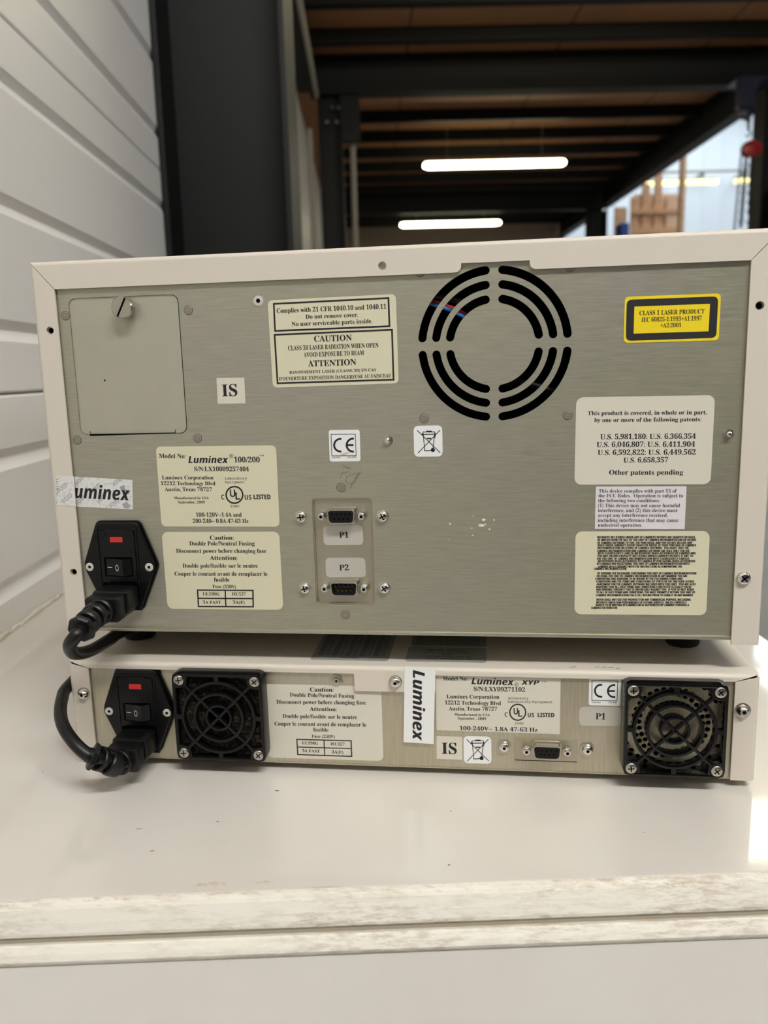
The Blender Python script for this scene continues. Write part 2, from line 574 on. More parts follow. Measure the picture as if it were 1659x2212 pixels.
# ---- floor, ceiling deck, far walls
b = MB(); b.box(-4, 14, -5, 24, FLOOR_Z - 0.1, FLOOR_Z, T=B)
struct(b.build('floor', 'concrete', smooth=0), 'grey concrete warehouse floor', 'floor')
b = MB(); b.box(-0.6, 3.6, -5, 14.0, DECK_Z, DECK_Z + 0.04, T=B)
for u in (0.35, 1.55, 2.75):
    b.box(u, u + 0.012, -5, 14.0, DECK_Z - 0.001, DECK_Z + 0.001, 1, T=B)
struct(b.build('ceiling', ['deck', 'seam'], smooth=0), 'brown board mezzanine deck above the dark joists', 'ceiling')
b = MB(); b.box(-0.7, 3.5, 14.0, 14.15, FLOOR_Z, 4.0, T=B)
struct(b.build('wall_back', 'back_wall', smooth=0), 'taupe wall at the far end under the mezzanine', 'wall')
HD = 22.0
b = MB(); b.box(3.0, 14, HD, HD + 0.2, FLOOR_Z, 9.0, T=B)
for px in (1330, 1438, 1445, 1478, 1520, 1560, 1598):
    u, z = PD(px, 330, HD)
    b.box(u, u + 0.05, HD - 0.03, HD, FLOOR_Z, 9.0, T=B)
struct(b.build('wall_right', 'hall_wall', smooth=0), 'bright white ribbed wall of the hall beyond', 'wall')
b = MB(); b.box(4.2, 12, 6, 21, 7.0, 7.05, T=B)  # unseen emitter added above the hall to brighten its wall
struct(b.build('hall_light_panel', 'hall_panel', smooth=0), 'added glowing panel over the hall, out of view, lighting its wall', 'light panel')

# ---- left wall: ribbed cladding swept along its length
def wall_profile(z0, z1):
    pts = [(0, z0)]
    ev = []
    k = -4
    while True:
        zj = 0.148 + 0.4 * k
        if zj > z1 + 1: break
        ev.append((zj, 'j'))
        for o in (0.0667, 0.2, 0.3333): ev.append((zj + o, 'g'))
        k += 1
    for z, t in sorted(ev):
        if z < z0 + 0.03 or z > z1 - 0.03: continue
        if t == 'j': pts += [(0, z - 0.0035), (-0.0012, z - 0.0013), (-0.012, z - 0.0012), (-0.012, z + 0.0012), (-0.0012, z + 0.0013), (0, z + 0.0035)]
        else: pts += [(0, z - 0.012), (-0.001, z - 0.0108), (-0.0062, z - 0.0005), (-0.0068, z + 0.0005), (-0.001, z + 0.0098), (0, z + 0.0108)]
    pts.append((0, z1))
    return pts
b = MB()
for u0, d0, d1 in ((WALL_U, -5.0, 1.24), (-0.60, 1.24, 14.0)):
    pr = wall_profile(FLOOR_Z, DECK_Z)
    n = len(pr)
    vs = [B(u0 + x, d, z) for d in (d0, d1) for x, z in pr]
    fs = [(i, i + n, i + 1 + n, i + 1) for i in range(n - 1)]
    o = len(b.v)
    b.add(vs, fs)
    b.box(u0 - 0.12, u0 - 0.014, d0, d1, FLOOR_Z, DECK_Z, 0, T=B)
b.box(-0.60, WALL_U - 0.001, 1.236, 1.24, FLOOR_Z, DECK_Z, 0, T=B)
struct(b.build('wall_left', 'wall', smooth=20), 'pale grey ribbed cladding wall with thin horizontal joints', 'wall')

# ---- columns
def hcolumn(name, label, u0, u1, d0, depth, z0, z1, t=0.012, web=None):
    m = MB()
    m.bevbox(u0, u0 + t, d0, d0 + depth, z0, z1, 0.002, 2, T=B)
    m.bevbox(u1 - t, u1, d0, d0 + depth, z0, z1, 0.002, 2, T=B)
    w = web or 0.5
    m.box(u0 + t, u1 - t, d0 + depth * w - 0.005, d0 + depth * w + 0.005, z0, z1, T=B)
    o = m.build(name, 'black_paint', smooth=20)
    return tag(o, label, 'steel column')
near = hcolumn('steel_column', 'tall black steel column close behind the instruments, against the ribbed wall', -0.4185, -0.172, 1.128, 0.24, FLOOR_Z, DECK_Z - 0.001)
c2 = hcolumn('steel_column', 'black steel column under the left end of the first main beam', -0.372, -0.18, 6.43, 0.2, FLOOR_Z, BEAM_Z - 0.001)
m = MB()
m.box(-0.18, -0.03, 6.44, 6.56, 2.03, BEAM_Z - 0.002, T=B)
m.build('haunch_plate', 'black_paint', c2, smooth=0)
m = MB()
for u, z in ((-0.30, 2.16), (-0.22, 2.16), (-0.25, 2.27), (-0.20, 2.27)): m.lathe(B(u, 6.43, z), -DD, [(0.012, 0), (0.012, 0.012)], 6)
m.build('bolt_cluster', 'chrome', c2)
c3 = hcolumn('steel_column', 'black steel column beside the hanging chain hoist at the right edge', 3.29, 3.46, 6.43, 0.2, FLOOR_Z, BEAM_Z - 0.001)
m = MB(); m.box(3.335, 3.46, 6.32, 6.42, 1.18, 1.56, T=B)
m.build('switch_box', 'hole', c3, smooth=0)
c4 = hcolumn('steel_column', 'distant black column under the right end of the second main beam', 3.23, 3.50, 11.45, 0.2, FLOOR_Z, BEAM_Z - 0.001)

# ---- beams and joists
def ibeam(name, label, u0, u1, d, w, z0, z1, along='u', cat='steel beam', group=None, t=0.014):
    m = MB()
    if along == 'u': TT = B
    else: TT = lambda x, y, z: B(y, x, z)
    m.box(u0, u1, d, d + w, z0, z0 + t, T=TT)
    m.box(u0, u1, d, d + w, z1 - t, z1, T=TT)
    m.box(u0, u1, d + w / 2 - 0.006, d + w / 2 + 0.006, z0 + t, z1 - t, T=TT)
    return tag(m.build(name, 'joist', smooth=0), label, cat, group)
ibeam('main_beam', 'deep dark main beam across the mezzanine, nearer of the two', -0.43, 3.45, 6.40, 0.14, BEAM_Z, DECK_Z - 0.001)
ibeam('main_beam', 'deep dark main beam farther back, behind the larger tube light', -0.43, 3.45, 11.42, 0.14, BEAM_Z, DECK_Z - 0.001)
ibeam('edge_beam', 'dark edge beam along the left wall, running away overhead', 1.4, 6.38, -0.52, 0.13, BEAM_Z, DECK_Z - 0.001, 'd')
ibeam('edge_beam', 'long dark edge beam receding above the bright opening on the right', 6.56, 11.40, 3.34, 0.14, BEAM_Z - 0.01, DECK_Z - 0.001, 'd')
ibeam('edge_beam', 'farthest right edge beam beyond the second main beam', 11.58, 13.95, 3.34, 0.14, BEAM_Z - 0.01, DECK_Z - 0.001, 'd')
jl = [(5.30, 'topmost dark joist, nearest of all under the brown deck'),
      (5.91, 'second dark joist from the top, just before the first main beam'),
      (7.81, 'first dark joist visible beyond the nearer main beam'),
      (8.47, 'second dark joist visible beyond the nearer main beam, above the larger tube light'),
      (9.11, 'third dark joist beyond the nearer main beam, just above the larger tube light'),
      (9.74, 'fourth dark joist beyond the nearer main beam, level with the larger tube light'),
      (10.36, 'fifth dark joist beyond the nearer main beam, just below the larger tube light'),
      (10.96, 'last dark joist before the farther main beam'),
      (12.2, 'first dark joist beyond the farther main beam'),
      (12.85, 'second dark joist beyond the farther main beam'),
      (13.5, 'farthest dark joist, next to the back wall')]
for d, lb in jl:
    m = MB()
    m.box(-0.42, 3.34, d, d + 0.012, DECK_Z - 0.105, DECK_Z - 0.001, T=B)
    m.box(-0.42, 3.34, d, d + 0.06, DECK_Z - 0.105, DECK_Z - 0.095, T=B)
    m.box(-0.42, 3.34, d, d + 0.06, DECK_Z - 0.011, DECK_Z - 0.001, T=B)
    tag(m.build('floor_joist', 'joist', smooth=0), lb, 'joist', 'joists under the mezzanine deck')

# ---- conduits
def pipe(name, label, pts, r):
    m = MB(); m.tube([B(*p) for p in pts], r, 12)
    tag(m.build(name, 'grey_pipe'), label, 'pipe')
pipe('conduit', 'pale conduit running overhead beside the left edge beam', [(-0.372, 4.6, 2.345), (-0.372, 6.38, 2.345)], 0.018)
pipe('conduit', 'pale vertical conduit on the wall left of the first beam column', [(-0.44, 6.38, FLOOR_Z), (-0.44, 6.38, 2.1)], 0.022)
pipe('conduit', 'pale vertical pipe right of the first beam column, below the haunch plate', [(-0.10, 6.62, 1.15), (-0.10, 6.62, 2.05)], 0.024)

# ---- tube lights
def tube_light(label, u0, u1, d, z, w=0.12, em='tube', group='tube lights under the mezzanine', hang=True):
    t = thing('ceiling_light', label, 'ceiling light', B((u0 + u1) / 2, d, z), group)
    m = MB()
    L = u1 - u0
    pr = [(-0.5, 0.30), (-0.5, -0.05), (-0.42, -0.30), (-0.25, -0.45), (0.25, -0.45), (0.42, -0.30), (0.5, -0.05), (0.5, 0.30)]
    rings = []
    for x, s in ((u0, 0.55), (u0 + 0.03, 0.9), (u0 + 0.06, 1), (u1 - 0.06, 1), (u1 - 0.03, 0.9), (u1, 0.55)):
        rings.append([B(x, d + a * w * s, z + c * w * s * 0.9) for a, c in pr])
    m.loft(rings)
    m.build('diffuser', em, t, smooth=40, fix=True)
    m = MB()
    m.bevbox(u0 + 0.01, u1 - 0.01, d - w * 0.42, d + w * 0.42, z + w * 0.28, z + w * 0.42, 0.006, 2, T=B)
    m.build('fixture_body', 'fixture', t)
    for u in (u0 + 0.25, u1 - 0.25) if hang else ():
        m = MB()
        m.tube([B(u, d, z + w * 0.42), B(u, d, DECK_Z - 0.002)], 0.0016, 8)
        m.build('hanger', 'fixture', t)
    return t
tube_light('larger lit tube light hanging under the mezzanine', 0.628, 2.132, 8.4, 2.285, 0.085)
tube_light('smaller lit tube light farther back under the mezzanine', 0.54, 2.06, 12.1, 2.33, 0.085)
tube_light('tube light out of view above the top edge, mirrored in the white lid at right', 0.85, 2.45, 3.62, 2.28, 0.3)
tube_light('near tube light above and behind the camera', -0.1, 1.5, -1.6, 2.28, 0.12, 'key_tube')
tube_light('tube light behind the camera, off to the right', 3.3, 5.0, -1.6, 2.28, 0.075, 'key_tube', hang=False)
for i, (xa, xb, yy, lb) in enumerate(((1432, 1550, 395, 'yellowish tube light on the bright hall wall, left of the hoist chains'),
                                      (1388, 1430, 398, 'yellowish tube light behind the wooden crate'),
                                      (1586, 1634, 391, 'yellowish tube light behind the hoist chains'))):
    ua, z = PD(xa, yy + 1, 20.5); ub, z2 = PD(xb, yy - 1, 20.5)
    t = thing('ceiling_light', lb, 'ceiling light', B((ua + ub) / 2, 20.5, z), 'tube lights in the hall')
    m = MB(); m.bevbox(ua, ub, 20.44, 20.56, z - 0.055, z + 0.055, 0.03, 3, T=B)
    m.build('diffuser', 'hall_tube', t)
    m = MB(); m.box(ua + 0.05, ub - 0.05, 20.45, 20.55, z + 0.07, z + 0.11, T=B)
    m.build('fixture_body', 'fixture', t, smooth=0)

# ---- hall things seen past the mezzanine edge
def boards(m, u0, u1, d0, d1, z0, z1): m.box(u0, u1, d0, d1, z0, z1, T=B)
HD2 = 12.9
def U(px, d=HD2): return PD(px, 430, d)[0]
def Zz(py, px=1400, d=HD2): return PD(px, py, d)[1]
t = thing('wooden_crate', 'open pale wooden crate standing upright in the hall', 'crate', B(U(1420), HD2, FLOOR_Z))
m = MB()
for a, c, y in ((1364, 1378, 425), (1388, 1404, 396), (1414, 1430, 374)): boards(m, U(a), U(c), HD2, HD2 + 0.05, FLOOR_Z, Zz(y))
m.build('slat_panel', 'wood', t, smooth=0)
m = MB()
for ya, yb in ((492, 506), (452, 462)): boards(m, U(1362), U(1466), HD2 - 0.04, HD2, Zz(yb), Zz(ya))
m.build('rail', 'wood', t, smooth=0)
m = MB()
m.box(U(1372), U(1466), HD2 + 0.05, HD2 + 0.08, FLOOR_Z, Zz(418), T=B)
m.build('back_panel', 'wood_pale', t, smooth=0)
m = MB()
boards(m, U(1440), U(1466), HD2 - 0.01, HD2 + 0.03, FLOOR_Z, Zz(424))
m.build('side_panel', 'wood_pale', t, smooth=0)
m = MB()
boards(m, U(1330), U(1356), HD2 + 0.02, HD2 + 0.06, FLOOR_Z, Zz(446))
m.build('loose_board', 'wood', t, smooth=0)
t = thing('wooden_post', 'tall slim wooden post right of the crate', 'post', B(U(1475), 12.3, FLOOR_Z))
m = MB(); m.box(PD(1470, 430, 12.3)[0], PD(1480, 430, 12.3)[0], 12.3, 12.4, FLOOR_Z, PD(1475, 325, 12.3)[1], T=B)
m.build('shaft', 'wood', t, smooth=0)
m = MB(); m.box(PD(1457, 495, 12.3)[0], PD(1490, 495, 12.3)[0], 12.2, 12.5, FLOOR_Z, FLOOR_Z + 0.1, T=B)
m.build('foot_block', 'wood', t, smooth=0)
m = MB(); m.bevbox(PD(1342, 490, 11.8)[0], PD(1360, 490, 11.8)[0], 11.8, 12.1, FLOOR_Z, PD(1350, 480, 11.8)[1], 0.02, 2, T=B)
tag(m.build('blue_bin', 'blue'), 'small blue bin in front of the crate, just above the instrument', 'bin')
m = MB(); u, z = PD(1440, 372, 21.4); u2, z2 = PD(1659, 367, 21.4); u0, z0 = PD(1430, 372, 21.4)
m.tube([B(u0 - 1.0, 21.4, z), B(u2 + 1, 21.4, z2)], 0.035, 10)
for px in (1520, 1610):
    uu = PD(px, 370, 21.4)[0]; m.box(uu - 0.03, uu + 0.03, 21.38, HD, z - 0.12, z - 0.02, T=B)
tag(m.build('pipe_rail', 'grey_pipe'), 'thin horizontal pipe across the bright hall wall', 'pipe')

# ---- chain hoist
HD3 = 6.25
def HP(px, py, d=HD3):
    u, z = PD(px, py, d)
    return B(u, d, z)
t = thing('chain_hoist', 'red chain hoist hanging on chains from the mezzanine corner', 'hoist', HP(1620, 320))
m = MB()
c = HP(1612, 243); m.lathe(c - DD * 0.04, DD, [(0.02, 0), (0.05, 0.01), (0.05, 0.07), (0.02, 0.08)], 20)
m.tube([HP(1612, 225), HP(1616, 262)], 0.02, 10)
u, z = PD(1612, 225, HD3); m.box(u - 0.07, u + 0.05, HD3 - 0.05, HD3 + 0.05, z - 0.03, 2.352, T=B)
m.box(u - 0.10, u + 0.4, HD3 - 0.05, HD3 + 0.16, 2.352, 2.368, T=B)
m.build('trolley', 'navy', t)
m = MB()
c = HP(1620, 322)
m.lathe(c - DD * 0.05, DD, [(0.03, 0), (0.062, 0.012), (0.066, 0.05), (0.062, 0.088), (0.03, 0.10)], 28)
m.lathe(c - DD * 0.03 + WD * 0.05 , DD, [(0.02, 0), (0.045, 0.01), (0.045, 0.05), (0.02, 0.06)], 24)
m.build('hoist_body', 'hoist_red', t)
def hook(m, top, s):
    pts = [top, top - Z3 * s * 0.5]
    for i in range(10):
        a = R_(90 - i * 28)
        pts.append(top - Z3 * s * 1.0 + (WD * math.cos(a) + Z3 * math.sin(a)) * s * 0.45)
    m.tube(smoothpath(pts, 3), s * 0.14, 10)
m = MB(); hook(m, HP(1617, 276), 0.045); m.tube([HP(1617, 262), HP(1617, 280)], 0.012, 8); m.build('top_hook', 'chain', t)
def chain(name, p0, p1, r=0.0065, ln=0.048):
    m = MB()
    d = p1 - p0; N = int(d.length / (ln * 0.72)); d = d / N
    for i in range(N):
        c = p0 + d * (i + 0.5)
        side = (WD if i % 2 else DD)
        dn = d.normalized()
        pts = []
        for j in range(13):
            a = 2 * math.pi * j / 12
            pts.append(c + dn * math.cos(a) * ln * 0.5 + side * math.sin(a) * ln * 0.3)
        m.tube(pts, r, 6)
    return m.build(name, 'chain', t, smooth=60)
chain('load_chain', HP(1612, 342), HP(1600, 490))
chain('load_chain', HP(1624, 342), HP(1619, 462))
chain('hand_chain', HP(1601, 336), HP(1586, 500), 0.0035, 0.03)
m = MB(); hook(m, HP(1619, 462), 0.05); m.build('bottom_hook', 'chain', t)

# ================================================================== THE WHITE CHEST the instruments stand on
LID = -0.096
chest = thing('white_chest', 'glossy white chest with a scuffed grimy front rim, carrying both instruments', 'chest', B(-0.045, 0.24, FLOOR_Z))
CU0, CU1, CD0, CD1 = WALL_U + 0.001, 0.331, -0.1135, 0.62
m = MB(); m.bevbox(CU0, CU1, CD0 + 0.002, CD1, -0.1135, LID, 0.0030, 4, T=B)
m.build('lid', 'gloss', chest, smooth=30)
def front_strip(pts, thick, inset=0.0):
    """moulding along the chest front: outline points (d, z) run down the face, closed behind"""
    prof = [(d, z) for d, z in pts] + [(pts[-1][0] + thick, pts[-1][1]), (max(pts[-1][0] + thick, pts[0][0] + 0.001), pts[0][1] - 0.005)]
    m = MB()
    m.loft([[B(u, d, z) for d, z in prof] for u in (CU0, CU1 - inset)])
    return m
def down(y, d): return (d, PD(830, y, d)[1])
m = front_strip([(CD0 + 0.0040, LID + 0.0001), (CD0 + 0.0022, LID - 0.0002), (CD0 + 0.0006, LID - 0.0012), down(1938, CD0 - 0.0018), down(1968, CD0 - 0.0048), down(1990, CD0 - 0.0068), down(1996, CD0 - 0.0070), down(1998, CD0 - 0.0062)], 0.012)
o = m.build('lid_edge_strip', 'dirty', chest, smooth=40, fix=True); o['label'] = 'grimy white edging of the lid'
m = front_strip([down(1994, CD0 - 0.0056), down(2019, CD0 - 0.0072)], 0.02, 0.002)
m.build('seal_groove', 'groove', chest, smooth=0, fix=True)
m = front_strip([down(2012, CD0 - 0.0088), down(2014, CD0 - 0.0094), down(2018, CD0 - 0.0100), down(2035, CD0 - 0.0122), down(2050, CD0 - 0.0138), down(2055, CD0 - 0.0138), down(2058, CD0 - 0.0128)], 0.02)
o = m.build('rim_strip', 'dirty', chest, smooth=40, fix=True); o['label'] = 'grimy white rim below the lid'
zb = down(2300, CD0 - 0.028)[1]
m = front_strip([down(2050, CD0 - 0.0118), down(2060, CD0 - 0.0124), down(2100, CD0 - 0.0150), down(2150, CD0 - 0.0182), down(2212, CD0 - 0.0222), (CD0 - 0.028, zb), (CD0 - 0.030, zb - 0.05), (CD0 - 0.030, FLOOR_Z + 0.002)], 0.76, 0.001)
m.build('chest_body', 'gloss', chest, smooth=30, fix=True)
m = MB()
rr = random.Random(3)
for i in range(60):
    d = -0.10 + i * 0.012
    m.bevbox(CU0, CU0 + 0.003 + rr.random() * 0.002, d, d + 0.0125, LID, LID + 0.0025 + rr.random() * 0.002, 0.0008, 1, T=B)
struct(m.build('trim_1', 'dirty'), 'cracked sealant line between the wall and the white chest', 'sealant')
SM = [(598, 1708, 9, 3, 'pencil'), (470, 1775, 6, 2, 'pencil'), (328, 1838, 9, 1.5, 'pencil'), (300, 1790, 14, 1, 'pencil'), (92, 1667, 3, 2, 'pencil'), (974, 1752, 3, 2, 'pencil'), (1392, 1798, 2, 2, 'pencil'), (970, 1868, 5, 3, 'pencil'),
      (455, 1910, 55, 8, 'smear'), (570, 1906, 24, 5, 'smear'), (700, 1916, 60, 2, 'smear')]
rs = random.Random(5)
for px, py, w, h, mm in SM:
    m = MB()
    c = PZ(px, py, LID + 0.00012)
    N = 14
    m.add([c + WD * (math.cos(2 * math.pi * i / N) * w * 0.00016 * (0.7 + 0.5 * rs.random())) + DD * (math.sin(2 * math.pi * i / N) * h * 0.00025 * (0.5 + 0.8 * rs.random())) for i in range(N)], [tuple(range(N))])
    m.build('scuff_mark', mm, chest, smooth=0)

# ================================================================== parts shared by both instruments
def phillips(parent, c, r=0.0034, h=0.0022, washer=0.0, name='screw', m1='chrome', nrm=None, rot=0.3):
    n = nrm or -Y3
    m = MB()
    if washer: m.lathe(c, n, [(washer, 0), (washer, 0.0007), (r * 0.9, 0.0008)], 28); c = c + n * 0.0007
    m.lathe(c, n, [(r, 0), (r, h * 0.35), (r * 0.9, h * 0.7), (r * 0.62, h * 0.95), (r * 0.3, h)], 28)
    for k in (0, 1):
        a = rot + k * math.pi / 2
        d1 = X3 * math.cos(a) + Z3 * math.sin(a); d2 = n.cross(d1)
        m.add([c + n * (h * 0.80 + (0.22 * h if q in (0, 1, 2, 3) else 0)) + d1 * (x * r * 0.6) + d2 * (y * r * 0.11)
               for q, (x, y) in enumerate(((-1, -1), (1, -1), (1, 1), (-1, 1), (-1, -1), (1, -1), (1, 1), (-1, 1)))],
              [(0, 1, 2, 3), (0, 4, 5, 1), (1, 5, 6, 2), (2, 6, 7, 3), (3, 7, 4, 0)], 1)
    return m.build(name, [m1, 'hole'], parent, smooth=40)
def button(parent, c, r=0.0042, h=0.0028, washer=0.0, name='socket_screw', m1='chrome'):
    n = -Y3
    m = MB()
    if washer: m.lathe(c, n, [(washer, 0), (washer, 0.0007), (r, 0.0008)], 28, 2); c = c + n * 0.0007
    m.lathe(c, n, [(r, 0), (r * 0.97, h * 0.3), (r * 0.82, h * 0.7), (r * 0.55, h), (r * 0.30, h)], 28)
    m.lathe(c + n * (h - 0.0001), n, [(r * 0.30, 0), (r * 0.30, 0.00015)], 6, 1)
    return m.build(name, [m1, 'hole', 'nickel'], parent, smooth=40)
def rivet(parent, c, r=0.0028):
    m = MB()
    m.lathe(c, -Y3, [(r, 0), (r, 0.00008), (r * 0.9, 0.00010)], 28, 1)
    m.lathe(c, -Y3, [(r * 0.88, 0), (r * 0.88, 0.00020), (r * 0.84, 0.00026), (r * 0.3, 0.0003)], 28)
    m.lathe(c - Y3 * 0.0003, -Y3, [(r * 0.5, 0), (r * 0.5, 0.00003)], 24, 1)
    m.lathe(c - Y3 * 0.0003, -Y3, [(r * 0.42, 0), (r * 0.42, 0.00006)], 24)
    return m.build('press_rivet', ['rivet', 'rivet_ring'], parent, smooth=25)
def dsub(parent, c, male, plate=None):
    """nine-pin connector, centre c on its mounting plane, facing -y"""
    m = MB()
    pl = (c, X3, Z3)
    def dshape(w, h, r, sk=0.0009): return rounded([(-w / 2, h / 2), (-w / 2 + sk, -h / 2), (w / 2 - sk, -h / 2), (w / 2, h / 2)], r, 4)
    if plate: m.plate([rrect(-0.0155, 0.0155, -0.0063, 0.0063, 0.0012)], 0, 0.0007, 0, 0.0002, pl)
    m.plate([dshape(0.0190, 0.0106, 0.0026)], 0.0, 0.0015, 0, 0.0004, pl)
    m.plate([dshape(0.0174, 0.0088, 0.0024), dshape(0.0162, 0.0076, 0.002)], 0.0, 0.0062, 0, 0.0, pl)
    sh = m.build('d_connector', 'nickel', parent, smooth=25)
    k = MB()
    k.plate([dshape(0.0160, 0.0074, 0.002)], 0.0016, 0.0020 if male else 0.0060, 0, 0.0, pl)
    for row, n_, z in ((0, 5, 0.0014), (1, 4, -0.0014)):
        for i in range(n_):
            x = (i - (n_ - 1) / 2) * 0.00276
            p = c + X3 * x + Z3 * z
            if male: k.lathe(p - Y3 * 0.002, -Y3, [(0.0005, 0), (0.0005, 0.0026), (0.0002, 0.0029)], 8, 1)
            else: k.lathe(p - Y3 * 0.00602, -Y3, [(0.00062, 0), (0.0004, 0.00004)], 10, 2)
    k.build('insert', ['black', 'brass', 'hole'], sh, smooth=25)
    for s in (-1, 1):
        j = MB()
        p = c + X3 * 0.0125 * s
        j.lathe(p, -Y3, [(0.0029, 0), (0.0029, 0.0035), (0.0026, 0.0040), (0.0021, 0.0042), (0.0021, 0.0062), (0.0010, 0.0063)], 6)
        j.lathe(p - Y3 * 0.0063, -Y3, [(0.0010, 0), (0.0009, 0.0001)], 12, 1)
        j.build('jack_screw', ['chrome', 'hole'], sh, smooth=25)
    return sh
def inlet(parent, cx, cz, y0=0.0):
    """black mains inlet: fuse drawer with red window, rocker switch, socket below"""
    T = (Vector((cx, y0, cz)), X3, Z3)
    hexa = [(-0.0135, 0.0288), (0.0140, 0.0288), (0.0240, 0.0004), (0.0118, -0.0286), (-0.0120, -0.0286), (-0.0242, 0.0004)]
    m = MB()
    sock = rounded([(-0.0115, -0.0105), (0.0115, -0.0105), (0.0115, -0.0215), (0.0075, -0.0262), (-0.0075, -0.0262), (-0.0115, -0.0215)], 0.0015)
    swt = rrect(-0.0092, 0.0090, -0.0060, 0.0062, 0.0006)
    base = rounded([(x * 1.06, z * 1.03) for x, z in hexa], 0.003)
    m.plate([base], 0.0, 0.0016, 0, 0.0003, T)
    m.plate([rounded(hexa, 0.003), swt, sock], 0.0014, 0.0045, 0, 0.0006, T)
    m.plate([rrect(-0.0135, 0.0135, -0.0285, 0.0262, 0.001), rrect(-0.0124, 0.0124, -0.0275, 0.0252, 0.0005)], 0.0045, 0.0051, 0, 0.0001, T)
    m.plate([swt], -0.004, 0.0016, 1, 0, T)
    o = m.build('power_inlet', ['black', 'hole'], parent, smooth=30)
    d = MB()
    d.plate([rounded([(-0.0118, 0.0240), (-0.0075, 0.0240), (-0.0075, 0.0247), (0.0068, 0.0247), (0.0068, 0.0240), (0.0118, 0.0240), (0.0118, -0.0092), (-0.0118, -0.0092)], 0.0004),
             rrect(-0.0095, 0.0093, -0.0063, 0.0065, 0.0006)], 0.0044, 0.0052, 0, 0.0001, T)
    d.plate([rrect(-0.0116, -0.0070, 0.0205, 0.0236, 0.0003)], 0.005, 0.0055, 0, 0.0001, T)
    d.plate([rrect(0.0064, 0.0116, 0.0205, 0.0236, 0.0003)], 0.005, 0.0055, 0, 0.0001, T)
    fd = d.build('fuse_drawer', 'black', o, smooth=30)
    d = MB(); d.plate([rrect(-0.0043, 0.0041, 0.0163, 0.0198, 0.0003)], 0.004, 0.0056, 0, 0.0002, T)
    d.build('red_window', 'red', o)['label'] = 'red fuse indicator window'
    d = MB()
    x0, x1, x2 = -0.0084, 0.0036, 0.0083
    z0, z1 = -0.0053, 0.0055
    ya, yb, yc = 0.0050, 0.0074, 0.0046
    pr = [(x0, 0.001), (x0, ya), (x0 + (x1 - x0) * 0.5, (ya + yb) / 2 - 0.0003), (x1, yb), (x1 + 0.0006, yb - 0.0002), (x2, yc), (x2, 0.001)]
    d.loft([[T[0] + X3 * a + Z3 * z - Y3 * c for a, c in pr] for z in (z0, z1)])
    def onf(a, z, e=0.00006):
        f = (a - x0) / (x1 - x0)
        mid = (ya + yb) / 2 - 0.0003
        c = ya + (mid - ya) * f * 2 if f < 0.5 else mid + (yb - mid) * (f - 0.5) * 2
        return T[0] + X3 * a + Z3 * z - Y3 * (c + e)
    d.add([onf(-0.0075, -0.0003), onf(-0.0043, -0.0003), onf(-0.0043, 0.0002), onf(-0.0075, 0.0002)], [(0, 1, 2, 3)], 1)
    N = 20
    ring = [onf(-0.0007 + r * 0.0012 * math.cos(2 * math.pi * i / N), -0.0002 + r * 0.0021 * math.sin(2 * math.pi * i / N)) for r in (0.74, 1.0) for i in range(N)]
    d.add(ring, [(i, (i + 1) % N, N + (i + 1) % N, N + i) for i in range(N)], 1)
    d.build('rocker_switch', ['black', 'mark'], o, smooth=25, fix=False)
    for s in (-1, 1):
        j = MB()
        p = T[0] + X3 * 0.02 * s - Y3 * 0.0045
        j.lathe(p, -Y3, [(0.0027, 0), (0.0027, 0.0003), (0.0022, 0.0006), (0.001, 0.0005), (0.0009, 0.0001)], 24)
        j.lathe(p - Y3 * 0.0003, -Y3, [(0.00095, 0), (0.0009, 0.0001)], 16, 1)
        j.build('rivet', ['white_rivet', 'hole'], o, smooth=40)
    return o
def dark_hole(parent, c, r):
    m = MB()
    m.lathe(c + Y3 * 0.0036, -Y3, [(r * 1.25, 0), (r * 1.25, 0.0012)], 20, 1)
    n = 16
    m.lathe(c + Y3 * 0.0024, -Y3, [(r * 1.2, 0), (r * 1.2, 0.001), (r * 0.72, 0.001), (r * 0.72, 0.0002)], 20, 0, cap=False)
    return m.build('threaded_insert', ['nickel', 'hole'], parent, smooth=30)
